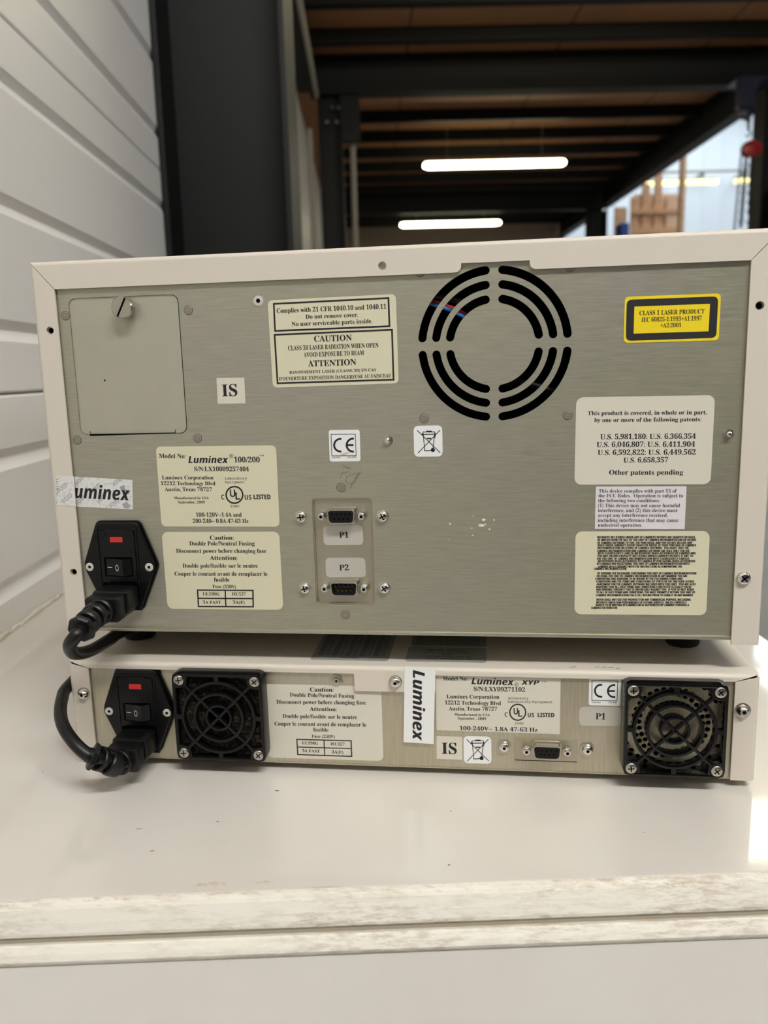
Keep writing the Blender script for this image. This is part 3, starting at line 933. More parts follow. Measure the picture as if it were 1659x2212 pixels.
def cover(parent, xl, xr, zt, zb_l, zb_r, fl, fr, ftop, yf, depth, notch=None, tab=None, name='cover', r=0.0025, t=0.0012, gap=0.0):
    """folded sheet cover: top and two sides with mitred flanges turned in at the back"""
    m = MB()
    def arc(n=5): return [R_(90 * i / n) for i in range(n + 1)]
    def topprof(x, zb, mit):
        pts = [(yf, zb), (yf, zt - r - 0.0002 if zb < zt - r - 0.0003 else (zb + zt - r) / 2)] + [(yf + r - r * math.cos(a), zt - r + r * math.sin(a)) for a in arc()] + [(yf + r + 0.0002, zt), (depth, zt), (depth, zt - t)]
        ri = r - t
        pts += [(yf + t + ri - ri * math.cos(a), zt - r + ri * math.sin(a)) for a in reversed(arc())] + [(yf + t, zb)]
        out = []
        for y, z in pts:
            dx = 0
            if mit == 1: dx = (zt - z) * fl / ftop + 0.00025
            if mit == 2: dx = -(zt - z) * fr / ftop - 0.00025
            out.append(Vector((x + dx, y, z)))
        return out
    zb = zt - ftop
    st = [topprof(xl, zb, 1)]
    if notch:
        x0, x1, zn, rc = notch
        seq = [(x0 - rc, zb)] + [(x0 - rc + rc * math.sin(a), zb + rc - rc * math.cos(a)) for a in arc(4)[1:]] + [(x0 + 0.00005, zn), (x1 - 0.00005, zn)]
        seq += [(x1 + rc - rc * math.sin(a), zb + rc - rc * math.cos(a)) for a in reversed(arc(4)[1:])] + [(x1 + rc, zb)]
        st += [topprof(x, z, 0) for x, z in seq]
    if tab:
        x0, x1, zn, rc = tab
        seq = [(x0 - 0.00005, zb), (x0, zn + rc)] + [(x0 + rc - rc * math.cos(a), zn + rc - rc * math.sin(a)) for a in arc(4)[1:]]
        seq += [(x1 - rc + rc * math.sin(a), zn + rc - rc * math.cos(a)) for a in arc(4)] + [(x1 + 0.00005, zb)]
        st += [topprof(x, z, 0) for x, z in seq]
    st.append(topprof(xr, zb, 2))
    m.loft(st)
    for sgn, xo, fw, zbot in ((1, xl, fl, zb_l), (-1, xr, fr, zb_r)):
        def sideprof(z, mit):
            pts = [(fw, yf), (r + 0.0002, yf)] + [(r - r * math.sin(a), yf + r - r * math.cos(a)) for a in arc()] + [(0, yf + r + 0.0002), (0, depth), (t, depth)]
            ri = r - t
            pts += [(t + ri - ri * math.sin(a), yf + t + ri - ri * math.cos(a)) for a in reversed(arc())] + [(fw, yf + t)]
            return [Vector((xo + sgn * x, y, z - (x * ftop / fw + 0.00025 + gap * max(0, 1 - x / fw) ** 0.8 if mit else 0))) for x, y in pts]
        m.loft([sideprof(zbot, 0), sideprof(zt, 1)])
    o = m.build(name, 'paint', parent, smooth=25, fix=True)
    return o

# ================================================================== UPPER INSTRUMENT
UX0, UX1, UZT = -0.2436, 0.1915, 0.2322
PX0, PX1, PZ1 = -0.2288, 0.1754, 0.2156
FY = -0.0022
up = thing('lab_analyzer', 'large beige lab instrument on top, brushed steel back panel with round fan grille', 'lab instrument', (-0.026, 0.0, -0.0225))
fx, fz = 0.0364, 0.1748
def slot(Rm, q, w=0.0048, g=0.0048):
    """one quarter-ring slot with rounded ends"""
    d = math.asin(g / Rm)
    a0, a1 = q * math.pi / 2 + d, (q + 1) * math.pi / 2 - d
    h = w / 2
    pts = []
    n = 16
    for i in range(n + 1):
        a = a0 + (a1 - a0) * i / n
        pts.append((fx + (Rm + h) * math.cos(a), fz + (Rm + h) * math.sin(a)))
    for i in range(1, 8):
        b_ = math.pi * i / 8
        pts.append((fx + Rm * math.cos(a1) + h * math.cos(a1 + b_), fz + Rm * math.sin(a1) + h * math.sin(a1 + b_)))
    for i in range(n + 1):
        a = a1 + (a0 - a1) * i / n
        pts.append((fx + (Rm - h) * math.cos(a), fz + (Rm - h) * math.sin(a)))
    for i in range(1, 8):
        b_ = math.pi + math.pi * i / 8
        pts.append((fx + Rm * math.cos(a0) + h * math.cos(a0 + b_), fz + Rm * math.sin(a0) + h * math.sin(a0 + b_)))
    return pts
Z1 = (2.9625, 0, 500); Z2 = (2.9625, 540, 540); Z3_ = (2.9678, 1100, 500); Z4 = (2.9625, 80, 940); Z5 = (2.9625, 600, 900); Z6 = (3.2593, 1150, 980); ZP = (7.5409, 640, 1070)
ZA = (3.0722, 560, 1340); ZC = (2.8653, 1080, 1360)
def L2(T, x, y, yy=0.0):
    p = P(T[1] + x / T[0], T[2] + y / T[0], yy)
    return (p.x, p.z)
dl, dr = L2(Z1, 484, 418), L2(Z1, 1172, 1300)
door = (L2(Z1, 457, 700)[0] + L2(Z1, 500, 1100)[0]) / 2, (L2(Z1, 1163, 700)[0] + L2(Z1, 1185, 1100)[0]) / 2, L2(Z1, 800, 1299)[1], L2(Z1, 800, 414)[1]
rec = (L2(ZP, 275, 500)[0] + L2(ZP, 300, 1300)[0]) / 2, (L2(ZP, 1245, 500)[0] + L2(ZP, 1275, 1300)[0]) / 2, L2(ZP, 800, 1780)[1], L2(ZP, 800, 44)[1]
b = MB()
b.plate([[(PX0 - 0.004, 0.0008), (PX1 + 0.004, 0.0008), (PX1 + 0.004, UZT - 0.003), (PX0 - 0.004, UZT - 0.003)]]
        + [slot(Rm, q) for Rm in (0.0418, 0.0338, 0.0258) for q in range(4)]
        + [rrect(door[0], door[1], door[2], door[3], 0.0045), rrect(rec[0], rec[1], rec[2], rec[3], 0.0024)], -0.0015, 0.0)
b.build('back_panel', 'steel', up, smooth=0)
b = MB()                                              # folded bottom edge of the chassis
b.bevbox(PX0 - 0.0135, PX1 + 0.0005, -0.0016, 0.46, -0.0016, 0.0009, 0.0007, 2)
b.build('base_pan', 'steel', up)
cv = cover(up, UX0, UX1, UZT, -0.0015, -0.0042, PX0 - UX0, UX1 - PX1, UZT - PZ1, FY, 0.47, notch=(L2(Z2, 1352, 80)[0], P(1144, 570).x, P(1070, 566.5).z, 0.0035))
holes = [(P(108, 714, FY), 0.0024), (P(826, 574, FY), 0.0024), (P(1641.5, 660, FY), 0.0024), (P(158.5, 1236, FY), 0.0024)]
cut(cv, [(c, Y3, r) for c, r in holes])
for c, r in holes: dark_hole(up, c, r)
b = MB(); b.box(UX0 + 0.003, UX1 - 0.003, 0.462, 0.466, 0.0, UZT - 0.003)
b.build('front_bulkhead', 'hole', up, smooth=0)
b = MB(); b.box(PX0 + 0.002, PX1 - 0.002, 0.055, 0.06, 0.001, UZT - 0.004)  # black sheet added so the space behind the grille stays dark
b.build('dark_backing', 'hole', up, smooth=0)
# wires seen through the grille
def wire(name, m_, pts, r):
    w = MB(); w.tube(smoothpath(pts, 6), r, 10)
    o = w.build(name, m_, up); return o
wire('red_wire', 'wire_red', [P(880, 636, .012), P(940, 652, .011), P(975, 664, .012), P(1005, 678, .014), P(1050, 700, .03)], 0.0011)['label'] = 'red wire behind the grille'
wire('blue_wire', 'wire_blue', [P(880, 642, .012), P(938, 659, .0095), P(972, 670, .0105), P(1000, 684, .0125), P(1050, 710, .03)], 0.0011)['label'] = 'blue wire behind the grille'
wire('black_cable', 'black', [P(900, 630, .012), P(955, 641, .011), P(990, 652, .012), P(1025, 664, .014), P(1060, 690, .03)], 0.0022)
wire('black_cable', 'black', [P(1060, 815, .03), P(1120, 826, .012), P(1160, 836, .011), P(1190, 846, .012), P(1230, 855, .02)], 0.0024)
# access door
b = MB()
b.plate([rrect(door[0] + 0.00005, door[1] - 0.0008, door[2] + 0.0003, door[3] - 0.00005, 0.0043)], -0.0022, -0.0007, 0, 0.0001)
x0, z0 = L2(Z1, 575, 1300); x1, z1 = L2(Z1, 1120, 1299)
b.plate([[(x0, door[2] - 0.0006), (x1, door[2] + 0.0001), (x1, door[2] + 0.0006), (x0, door[2] + 0.0006)]], -0.002, 0.00006, 1)
for x in (x0, x1): b.plate([[(x - 0.0002, door[2]), (x + 0.0002, door[2]), (x + 0.0002, door[2] + 0.0024), (x - 0.0002, door[2] + 0.0024)]], -0.002, -0.00065, 1)
xs, zs = L2(Z1, 667, 953)
b.lathe(Vector((xs, 0.0007, zs)), -Y3, [(0.0006, 0), (0.0005, 0.0001)], 10, 1)
b.build('access_door', ['door_steel', 'hole'], up, smooth=30)
b = MB()
c = P(275, 666, 0.0007)
b.lathe(c, -Y3, [(0.0050, 0), (0.0050, 0.0028), (0.0064, 0.0030), (0.0066, 0.0034), (0.0066, 0.0044), (0.0061, 0.0046), (0.0066, 0.0048), (0.0066, 0.0076), (0.0060, 0.0084), (0.003, 0.0085)], 40)
a = R_(62); d1 = X3 * math.cos(a) + Z3 * math.sin(a); d2 = X3 * -math.sin(a) + Z3 * math.cos(a)
b.add([c - Y3 * 0.00853 + d1 * (x * 0.0060) + d2 * (y * 0.0006) for x, y in ((-1, -1), (1, -1), (1, 1), (-1, 1))], [(0, 1, 2, 3)], 1)
b.build('thumb_screw', ['nickel', 'hole'], up, smooth=30)
# rivets and studs
for px, py in ((141.5, 682), (407, 670), (167, 951), (427, 946.5), (916, 904), (1226, 897), (736.5, 1053), (746.5, 1328), (908, 588), (1231, 577)):
    rivet(up, P(px, py) - Y3 * 0.00005)
for px, py in ((838, 951), (1573, 937)):
    b = MB(); c = P(px, py)
    b.lathe(c, -Y3, [(0.0030, 0), (0.0030, 0.0005), (0.0024, 0.0006), (0.0024, 0.0014), (0.0017, 0.0015)], 6 if px > 1000 else 24)
    b.lathe(c - Y3 * 0.0014, -Y3, [(0.0015, 0), (0.0014, 0.0014), (0.0008, 0.0018)], 16, 1)
    b.build('threaded_stud', ['nickel', 'chrome'], up, smooth=30)
b = MB(); c = P(558, 650)
b.lathe(c, -Y3, [(0.0031, 0), (0.0029, 0.0004), (0.0013, 0.0005), (0.0012, 0.0002)], 24)
b.lathe(c - Y3 * 0.0003, -Y3, [(0.00125, 0), (0.0012, 0.0001)], 14, 1)
b.build('rivet_nut', ['white_rivet', 'hole'], up, smooth=30)
# connector recess
b = MB()
b.plate([rrect(rec[0] - 0.003, rec[1] + 0.003, rec[2] - 0.003, rec[3] + 0.003, 0.004)], -0.0036, -0.0024, 0, 0, )
RY = 0.0024
b.plate([rrect(rec[0], rec[1], rec[2], rec[3], 0.0024), rrect(rec[0] + 0.0007, rec[1] - 0.0007, rec[2] + 0.0007, rec[3] - 0.0007, 0.0019)], -0.0024, -0.0010, 0)
pl = b.build('connector_plate', 'plate', up, smooth=30)
dsub(up, (P(693, 1116.4, RY - 0.006) + P(779.9, 1116.4, RY - 0.006)) / 2 * 1.0 + Y3 * 0.006, False)
dsub(up, (P(700.3, 1272.5, RY - 0.006) + P(785.5, 1273.6, RY - 0.006)) / 2 + Y3 * 0.006, True)
for px, py, ro in ((649.5, 1117, 0.1), (826, 1116, 0.5), (657.5, 1271.5, 0.25), (830, 1271, 0.6)):
    phillips(up, P(px, py, -0.0015) + Y3 * 0.0015, 0.0034, 0.0024, 0.0038, rot=ro)
phillips(up, P(1609, 1251, FY - 0.003) + Y3 * 0.003, 0.0040, 0.0030, 0.0, rot=0.75)
# feet
for cx, cy in ((-0.2162, 0.0485), (0.1608, 0.0515), (-0.2162, 0.42), (0.1608, 0.42)):
    b = MB(); b.lathe(Vector((cx, cy, -0.0221)), Z3, [(0.0100, 0), (0.0108, 0.001), (0.0112, 0.021)], 32)
    b.build('rubber_foot', 'foot', up, smooth=40)
inlet(up, -0.2015, 0.0424)

def caution_fuse(T, c, L, corners, parent):
    s = Sticker(corners, T, c, 0.0040, L['paper'])
    for txt, x0, y0, x1, y1, cap in L['t']: s.text(txt, x0, y0, x1, y1, cap)
    q = L['q']
    s.line(q, L['w'], closed=True)
    mid = lambda a, e, f=0.5: (a[0] + (e[0] - a[0]) * f, a[1] + (e[1] - a[1]) * f)
    s.line([mid(q[0], q[1]), mid(q[3], q[2])], L['w'] * 0.9, up=0.00001)
    s.line([mid(q[0], q[3]), mid(q[1], q[2])], L['w'] * 0.9, up=0.00001)
    return s.build('fuse_caution_label', parent, L['lab'])
def ce_label(T, corners, q, C_, E_, w1, w2, parent, stain, lab):
    s = Sticker(corners, T, 0.0, 0.0014, 'white')
    s.line(q, 4, closed=True)
    for (x0, x1, y0, y1), e in ((C_, 0), (E_, 1)):
        r = (y1 - y0) / 2; cy = (y0 + y1) / 2; cx = x0 + r
        n = math.degrees(math.acos(max(-1, min(1, (x1 - cx) / r))))
        s.ring(cx, cy, r, r * 0.27, a0=n, a1=360 - n)
        if e: s.poly([(cx - r * 0.8, cy + r * 0.13), (x1 - 3, cy + r * 0.13), (x1 - 3, cy - r * 0.13), (cx - r * 0.8, cy - r * 0.13)])
    s.text('Clarion', *w1, 9, 'sans'); s.text('CE-PD', *w2, 9, 'sans')
    if stain: s.poly([(395, 246), (412, 236), (440, 229), (455, 224), (462, 231), (440, 240), (430, 249)], 'stain', 0.00002)
    return s.build('ce_mark_label', parent, lab)
def bin_label(T, corners, K, parent, lab):
    s = Sticker(corners, T, 0.0, 0.0028, 'white')
    ox, oy, k = K
    p = lambda x, y: (ox + x * k, oy + y * k)
    s.line([p(-72, -70), p(72, 70)], 5 * k); s.line([p(70, -72), p(-68, 72)], 5 * k, up=0.00001)
    s.line([p(-36, -52), p(-26, 58)], 5 * k); s.line([p(38, -52), p(26, 46)], 5 * k)
    s.line([p(-26, 58), p(16, 56)], 6 * k)
    s.line([p(-44, -46), p(44, -48)], 6 * k); s.line([p(-36, -62), p(36, -62)], 5 * k)
    s.line([p(-36, -62), p(-44, -46)], 5 * k); s.line([p(36, -62), p(44, -46)], 5 * k)
    s.line([p(-14, -67), p(16, -67)], 6 * k); s.line([p(-9, -20), p(11, -20)], 8 * k)
    s.line([p(32, -38), p(42, -38), p(41, -27), p(32, -27)], 4 * k, closed=True)
    s.disc(*p(26, 53), 13.5 * k)
    return s.build('crossed_bin_label', parent, lab)
def listed(s, x, y, r, w, U_, L_, C_, US_, LI_, N_, cu, cb, cn):
    s.ring(x, y, r, w)
    s.text('U', *U_, cu, 'sans'); s.text('L', *L_, cu, 'sans')
    s.text('C', *C_, cb, 'sans'); s.text('US', *US_, cb, 'sans', bold=0.01); s.text('LISTED', *LI_, cb, 'sans', bold=0.03)
    s.text('69NP', *N_, cn, 'mono', bold=0.01)

# ---- labels on the upper panel
s = Sticker(((112, 325), (935, 280), (950, 855), (148, 880)), Z2, 0, 0.0028, 'cream')
s.line([(153, 345), (886, 308), (893, 488), (161, 518)], 11, closed=True)
s.line([(158, 543), (909, 511), (919, 830), (177, 853)], 11, closed=True)
for t_ in (('Complies with 21 CFR 1040.10 and 1040.11', 172, 404, 872, 376, 29), ('Do not remove cover.', 357, 441, 692, 428, 27), ('No user serviceable parts inside.', 268, 488, 784, 468, 27),
           ('CAUTION', 412, 588, 652, 580, 38), ('CLASS 3B LASER RADIATION WHEN OPEN', 245, 643, 823, 624, 29), ('AVOID EXPOSURE TO BEAM', 345, 686, 730, 672, 29),
           ('ATTENTION', 373, 747, 680, 736, 38), ('RAYONNEMENT LASER (CLASSE 3B) EN CAS', 253, 793, 806, 776, 18), ("D'OUVERTURE EXPOSITION DANGEREUSE AU FAISCEAU", 186, 836, 905, 815, 22)):
    s.text(*t_)
s.build('laser_caution_label', up, 'cream laser caution label with two black boxes')
s = Sticker(((1384, 938), (1562, 936), (1572, 1100), (1396, 1103)), Z1, 0, 0, 'cream_grey')
s.text('IS', 1424, 1055, 1520, 1052, 73)
s.build('inspection_label', up, 'small white square label reading IS')
ce_label(Z5, ((325, 86), (524, 83), (530, 285), (334, 287)), [(341, 113), (497, 112), (502, 250), (347, 251)], (355, 409, 136, 229), (435, 488, 134, 230), (346, 266, 402, 264), (448, 265, 502, 264), up, True, 'white CE mark label with a brown stain')
bin_label(Z5, ((868, 60), (1052, 55), (1056, 255), (874, 257)), (967, 160, 1.0), up, 'white label with crossed-out wheeled bin')
s = Sticker(((762, 72), (1530, 67), (1552, 584), (796, 586)), Z4, 0, 0.0030, 'cream')
for t_ in (('Model No:', 782, 146, 952, 148, 27), ('100/200', 1262, 174, 1426, 174, 33), ('S/N:LX10009257404', 1007, 229, 1357, 231, 27), ('Luminex Corporation', 801, 283, 1130, 283, 23),
           ('12212 Technology Blvd', 793, 320, 1142, 321, 23), ('Austin, Texas 78727', 819, 358, 1120, 359, 23), ('Manufactured in USA', 879, 409, 1100, 409, 15), ('September, 2009', 903, 436, 1075, 437, 16),
           ('100-120V~1.4A and', 1018, 522, 1310, 522, 25), ('200-240~ 0.8A 47-63 Hz', 998, 562, 1354, 562, 25)):
    s.text(*t_)
s.text('Luminex', 970, 178, 1225, 178, 42, 'slant', bold=0.015)
s.text('®', 1230, 146, 1257, 146, 24, 'plain'); s.text('™', 1421, 141, 1452, 141, 14, 'plain')
s.text('Laboratory', 1204, 284, 1344, 284, 14, 'mono', bold=0.012); s.text('Equipment', 1204, 308, 1328, 308, 14, 'mono', bold=0.012)
listed(s, 1264, 382, 58, 10, (1236, 395, 1270, 395), (1271, 412, 1300, 412), (1180, 411, 1200, 411), (1330, 412, 1373, 412), (1388, 410, 1495, 410), (1240, 462, 1295, 462), 46, 29, 14)
s.build('rating_label', up, 'cream model and rating label')
caution_fuse(Z4, 0, dict(paper='cream', lab='cream fuse caution label with ruled table', w=9, q=[(1028, 991), (1382, 993), (1384, 1098), (1034, 1096)], t=(
    ('Caution:', 1108, 669, 1260, 669, 26), ('Double Pole/Neutral Fusing', 977, 706, 1393, 706, 26), ('Disconnect power before changing fuse', 892, 753, 1468, 753, 25), ('Attention:', 1108, 798, 1283, 798, 26),
    ('Double pole/fusible sur le neutre', 933, 848, 1413, 848, 25), ('Couper le courant avant de remplacer le', 882, 899, 1475, 900, 25), ('fusible', 1134, 937, 1232, 937, 25), ('Fuse (250V)', 1124, 978, 1273, 980, 20),
    ('UL198G', 1062, 1025, 1168, 1026, 19), ('IEC127', 1247, 1025, 1336, 1026, 19), ('3A FAST', 1062, 1078, 1178, 1079, 19), ('3A(F)', 1254, 1078, 1329, 1080, 19))),
    ((802, 620), (1553, 618), (1573, 1117), (832, 1112)), up)
zz = lambda x, y: ((1150 + x / 3.2593 - 1100) * 2.9678, (980 + y / 3.2593 - 500) * 2.9678)
s = Sticker(((430, 1065), (1318, 1048), zz(1255, 216), zz(295, 217)), Z3_, 0, 0.0040, 'cream_grey')
for t_ in (('This product is covered, in whole or in part,', 503, 1178, 1265, 1172, 27), ('by one or more of the following patents:', 545, 1222, 1230, 1217, 27), ('U.S. 5,981,180: U.S. 6,366,354', 583, 1332, 1195, 1328, 33),
           ('U.S. 6,046,807: U.S. 6,411,904', 560, 1382, 1190, 1379, 33), ('U.S. 6,592,822: U.S. 6,449,562', 567, 1433, 1194, 1430, 33), ('U.S. 6,658,357', 732, 1482, 1017, 1480, 33)):
    s.text(*t_)
s.text('Other patents pending', *zz(540, 148), *zz(1060, 147), 31)
s.build('patents_label', up, 'cream patents label')
s = Sticker(((446, 232), (1085, 229), (1072, 531), (440, 529)), Z6, 0, 0, 'lilac')
for t_, x0, x1, y in (('This device complies with part 15 of', 467, 1016, 274), ('the FCC Rules.  Operation is subject to', 465, 1060, 307), ('the following two conditions:', 463, 898, 342), ('(1) This device may not cause harmful', 462, 1038, 376),
                      ('interference, and (2) this device must', 462, 1020, 411), ('accept any interference received,', 461, 952, 445), ('including interference that may cause', 461, 1027, 480), ('undesired operation.', 461, 770, 514)):
    s.text(t_, x0, y, x1, y, 25, ink='ink_soft', bold=0.008)
s.build('compliance_label', up, 'small pale paper label with eight lines of text')
s = Sticker(((302, 548), (1248, 545), (1225, 1138), (297, 1130)), Z6, 0, 0.0040, 'cream')
for t_, x0, x1, y in (
    ("NO RIGHTS OR LICENSES UNDER ANY OF LUMINEX'S PATENTS ARE GRANTED OR SHALL", 457, 1147, 596), ('BE IMPLIED FROM THE SALE OF THIS UNIT OF LUMINEX INSTRUMENTATION OR LICENSE', 460, 1152, 614),
    ('OF LUMINEX SOFTWARE TO YOU, THE PURCHASER, AND YOU DO NOT RECEIVE ANY', 457, 1125, 635), ("RIGHT UNDER LUMINEX'S PATENT RIGHTS BY VIRTUE OF YOUR PURCHASE OF LUMINEX", 460, 1152, 652),
    ('INSTRUMENTATION OR LICENSE OF LUMINEX SOFTWARE.  YOU AGREE THAT THE', 457, 1100, 671), ('LUMINEX INSTRUMENTATION AND LUMINEX SOFTWARE ARE SOLD ONLY FOR USE', 457, 1105, 691),
    ('WITH FLUORESCENTLY LABELED MICROSPHERE BEADS AUTHORIZED BY LUMINEX AND', 460, 1148, 708), ("YOU MAY OBTAIN A ROYALTY FREE LICENSE UNDER LUMINEX'S PATENTS, IF ANY, TO", 457, 1130, 727),
    ('USE THIS UNIT OF LUMINEX INSTRUMENTATION WITH FLUORESCENTLY LABELED', 455, 1103, 746), ('MICROSPHERE BEADS AUTHORIZED BY LUMINEX BY PURCHASING BEADS AUTHORIZED', 462, 1145, 764),
    ('BY LUMINEX AND REGISTERING THIS UNIT OF LUMINEX INSTRUMENTATION WITH', 455, 1103, 782), ('LUMINEX IN ACCORDANCE WITH THE INSTRUCTIONS ACCOMPANYING THE', 462, 1052, 802), ('LUMINEX INSTRUMENTATION.', 433, 665, 818),
    ('BY OPENING THE PACKAGING CONTAINING THIS UNIT OF LUMINEX INSTRUMENTATION', 458, 1153, 850), ('OR USING THIS UNIT OF LUMINEX INSTRUMENTATION IN ANY MANNER, YOU ARE', 453, 1090, 869),
    ('CONSENTING AND AGREEING TO BE BOUND BY THE FOLLOWING TERMS AND', 444, 1056, 888), ('CONDITIONS AND THE TERMS AND CONDITIONS SET FORTH IN THE END USER LICENSE', 450, 1137, 907),
    ('AGREEMENT FOR THE LUMINEX SOFTWARE INCLUDED WITH THIS UNIT.  YOU ARE ALSO', 452, 1147, 927), ('AGREEING THAT ALL SUCH TERMS AND CONDITIONS CONSTITUTE A LEGALLY VALID', 448, 1117, 945),
    ('AND BINDING CONTRACT THAT IS ENFORCABLE AGAINST YOU.  IF YOU DO NOT AGREE', 448, 1137, 964), ('TO ALL OF SUCH TERMS AND CONDITIONS, YOU MUST PROMPTLY RETURN THIS UNIT OF', 450, 1145, 983),
    ('LUMINEX INSTRUMENTATION FOR A FULL REFUND PRIOR TO USING IT IN ANY MANNER.', 450, 1132, 1004), ('BUYER SHALL NOT USE THIS PRODUCT FOR ANY COMMERCIAL PURPOSE, INCLUDING', 452, 1113, 1035),
    ('WITHOUT LIMITATION PERFORMANCE OF TESTING SERVICES, UNLESS EXPRESSLY', 448, 1085, 1055), ('AGREED TO IN WRITING BY LUMINEX OR AS AUTHORIZED BY LUMINEX THROUGH A', 444, 1102, 1073), ('LUMINEX DISTRIBUTOR.', 415, 600, 1092)):
    s.text(t_, x0, y, x1, y, 16, 'sans', bold=0.065)
s.build('license_label', up, 'cream licence label filled with dense small capitals')
s = Sticker(((742, 418), (1357, 398), (1343, 697), (733, 716)), Z3_, 0, 0.0022, 'yellow')
q = [s.loc(*p) for p in ((753, 438), (1340, 416), (1327, 682), (747, 702))]
s.m.flat(rounded([tuple(p) for p in q[::-1]], 0.0030), s.lev, s.mi('charcoal'))
s.lev += 0.00003
s.poly([(797, 655), (1277, 640), (1287, 464), (802, 482)], 'yellow')
s.lev += 0.00003
s.text('CLASS 1 LASER PRODUCT', 834, 538, 1250, 526, 30, ink='charcoal'); s.text('IEC 60825-1:1993+A1:1997', 847, 580, 1233, 570, 29, ink='charcoal'); s.text('+A2:2001', 968, 616, 1102, 613, 27, ink='charcoal')
s.build('laser_class_label', up, 'yellow laser class label with black frame')
for nm, cs, tx in (('P1', ((437, 492), (1085, 486), (1090, 806), (445, 814)), (703, 692, 853, 690, 92)), ('P2', ((475, 1018), (1125, 1015), (1133, 1334), (485, 1336)), (703, 1221, 856, 1221, 90))):
    s = Sticker(cs, ZP, -RY, 0.0028, 'clear')
    s.text(nm, *tx)
    s.build('port_label', up, 'clear rounded label reading ' + nm)
# torn security tape: the left piece on the flange, the right one on the steel
def void_words(s, lst, cap):
    for x, y, a in lst:
        dx, dy = math.cos(R_(a)) * cap * 3.0, -math.sin(R_(a)) * cap * 3.0
        s.text('VOID', x, y, x + dx, y + dy, cap, 'sans', 'void_grey')
fe = -FY
s = Sticker(((122, 260), (237, 264), (250, 456), (124, 447)), Z4, fe, 0, 'foil', box=False)
void_words(s, ((138, 372, 38), (170, 440, 40)), 26)
for i in range(12): s.poly([(124 + random.random() * 8, 262 + i * 15), (130 + random.random() * 8, 266 + i * 15), (126 + random.random() * 6, 274 + i * 15)], 'ink_soft')
s.build('security_tape', up, 'silver tape end with faint void print, on the beige flange')
s = Sticker(((241, 265), (610, 287), (614, 475), (256, 457)), Z4, 0, 0, 'foil', box=False)
void_words(s, ((262, 322, 52), (358, 372, 42), (492, 330, 40), (262, 452, 50), (395, 440, 45), (470, 468, 35)), 24)
s.poly([(530, 330), (560, 318), (566, 345), (596, 362), (590, 378), (560, 372), (536, 352)], 'void_grey')
s.poly([(545, 440), (575, 425), (600, 452), (585, 470), (556, 466)], 'void_grey')
s.lev += 0.00004
s.text('uminex', 244, 401, 596, 418, 80, 'slant', bold=0.012)
s.build('security_tape', up, 'silver void tape printed with part of a slanted name')
# pencil scribble, paint flecks
class Marks(Sticker):
    def __init__(s, T): s.T, s.c, s.plane, s.m, s.mats, s.lev = T, 0.0, FRONT, MB(), [], 0.00006
s = Marks(Z5)
for pts in ([(412, 312), (440, 322), (466, 330)], [(415, 330), (438, 326), (462, 332)], [(420, 350), (408, 372), (398, 392)], [(415, 368), (434, 358), (452, 352)], [(442, 384), (470, 374), (498, 366), (514, 364)],
            [(442, 384), (436, 408), (446, 430), (470, 430), (498, 412), (514, 364)], [(534, 352), (512, 390), (488, 426), (460, 460)], [(524, 356), (508, 380), (484, 414)], [(514, 364), (480, 420), (468, 444)], [(418, 482), (440, 474), (446, 474)]):
    s.line(pts, 3, 'pencil')
s.build('pencil_scribble', up, 'faint pencil scribble on the steel')
s = Marks(Z5)
for x, y, w, h in ((1318, 660, 13, 10), (1306, 696, 28, 10), (1328, 690, 8, 9), (1104, 686, 7, 7), (1250, 635, 6, 4), (1385, 661, 6, 7), (1240, 714, 7, 4), (1355, 720, 8, 6), (1248, 760, 6, 6), (1097, 787, 4, 5)):
    N = 11
    s.poly([(x + w * math.cos(-2 * math.pi * i / N) * (0.6 + 0.5 * random.random()), y + h * math.sin(-2 * math.pi * i / N) * (0.6 + 0.5 * random.random())) for i in range(N)][::-1], 'residue')
s.build('adhesive_fleck', up, 'white flecks of old adhesive')

# ================================================================== LOWER INSTRUMENT
LX0, LX1, LZT, LZB = -0.2446, 0.1932, -0.0225, -0.0905
low = thing('lab_platform', 'flat beige lab instrument underneath, with two black fan guards', 'lab instrument', (-0.026, 0.0, LID))
FLc, FRc, GZ = -0.1397, 0.1431, -0.0553
b = MB()
loops = [[(-0.232, LZB + 0.0004), (0.1815, LZB + 0.0004), (0.1815, LZT - 0.003), (-0.232, LZT - 0.003)]]
for Rm, n_, ph in ((0.0189, 28, 0.0), (0.0221, 32, 0.1)):
    for i in range(n_):
        a = 2 * math.pi * (i + ph) / n_
        loops.append(circ(FRc + Rm * math.cos(a), GZ + Rm * math.sin(a), 0.00160, 12))
for q in range(4):
    for da in (-0.28, -0.09, 0.09, 0.28):
        a = math.pi / 4 + q * math.pi / 2 + da
        loops.append(circ(FRc + 0.0297 * math.cos(a), GZ + 0.0297 * math.sin(a), 0.0016, 12))
b.plate(loops, -0.0012, 0.0)
b.build('back_panel', 'steel_v', low, smooth=0)
b = MB(); b.box(LX0 + 0.003, LX1 - 0.003, 0.0, 0.50, LZB - 0.0006, LZB + 0.0006)
b.build('base_pan', 'steel_v', low, smooth=0)
b = MB(); b.box(-0.20, 0.18, 0.03, 0.034, LZB + 0.001, LZT - 0.002)  # added black sheet: the dark behind the perforations is its colour
b.build('dark_backing', 'hole', low, smooth=0)
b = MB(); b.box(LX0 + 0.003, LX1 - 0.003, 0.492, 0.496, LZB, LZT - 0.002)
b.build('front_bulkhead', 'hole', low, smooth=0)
tx0 = L2(ZA, 632, 440, FY)[0]; tz = L2(ZA, 800, 472, FY)[1]
cover(low, LX0, LX1, LZT, LZB - 0.0006, LZB - 0.0004, 0.0140, 0.0142, 0.0047, FY, 0.51, gap=0.0016, tab=(tx0, P(941, 1497, FY).x, tz, 0.0012))
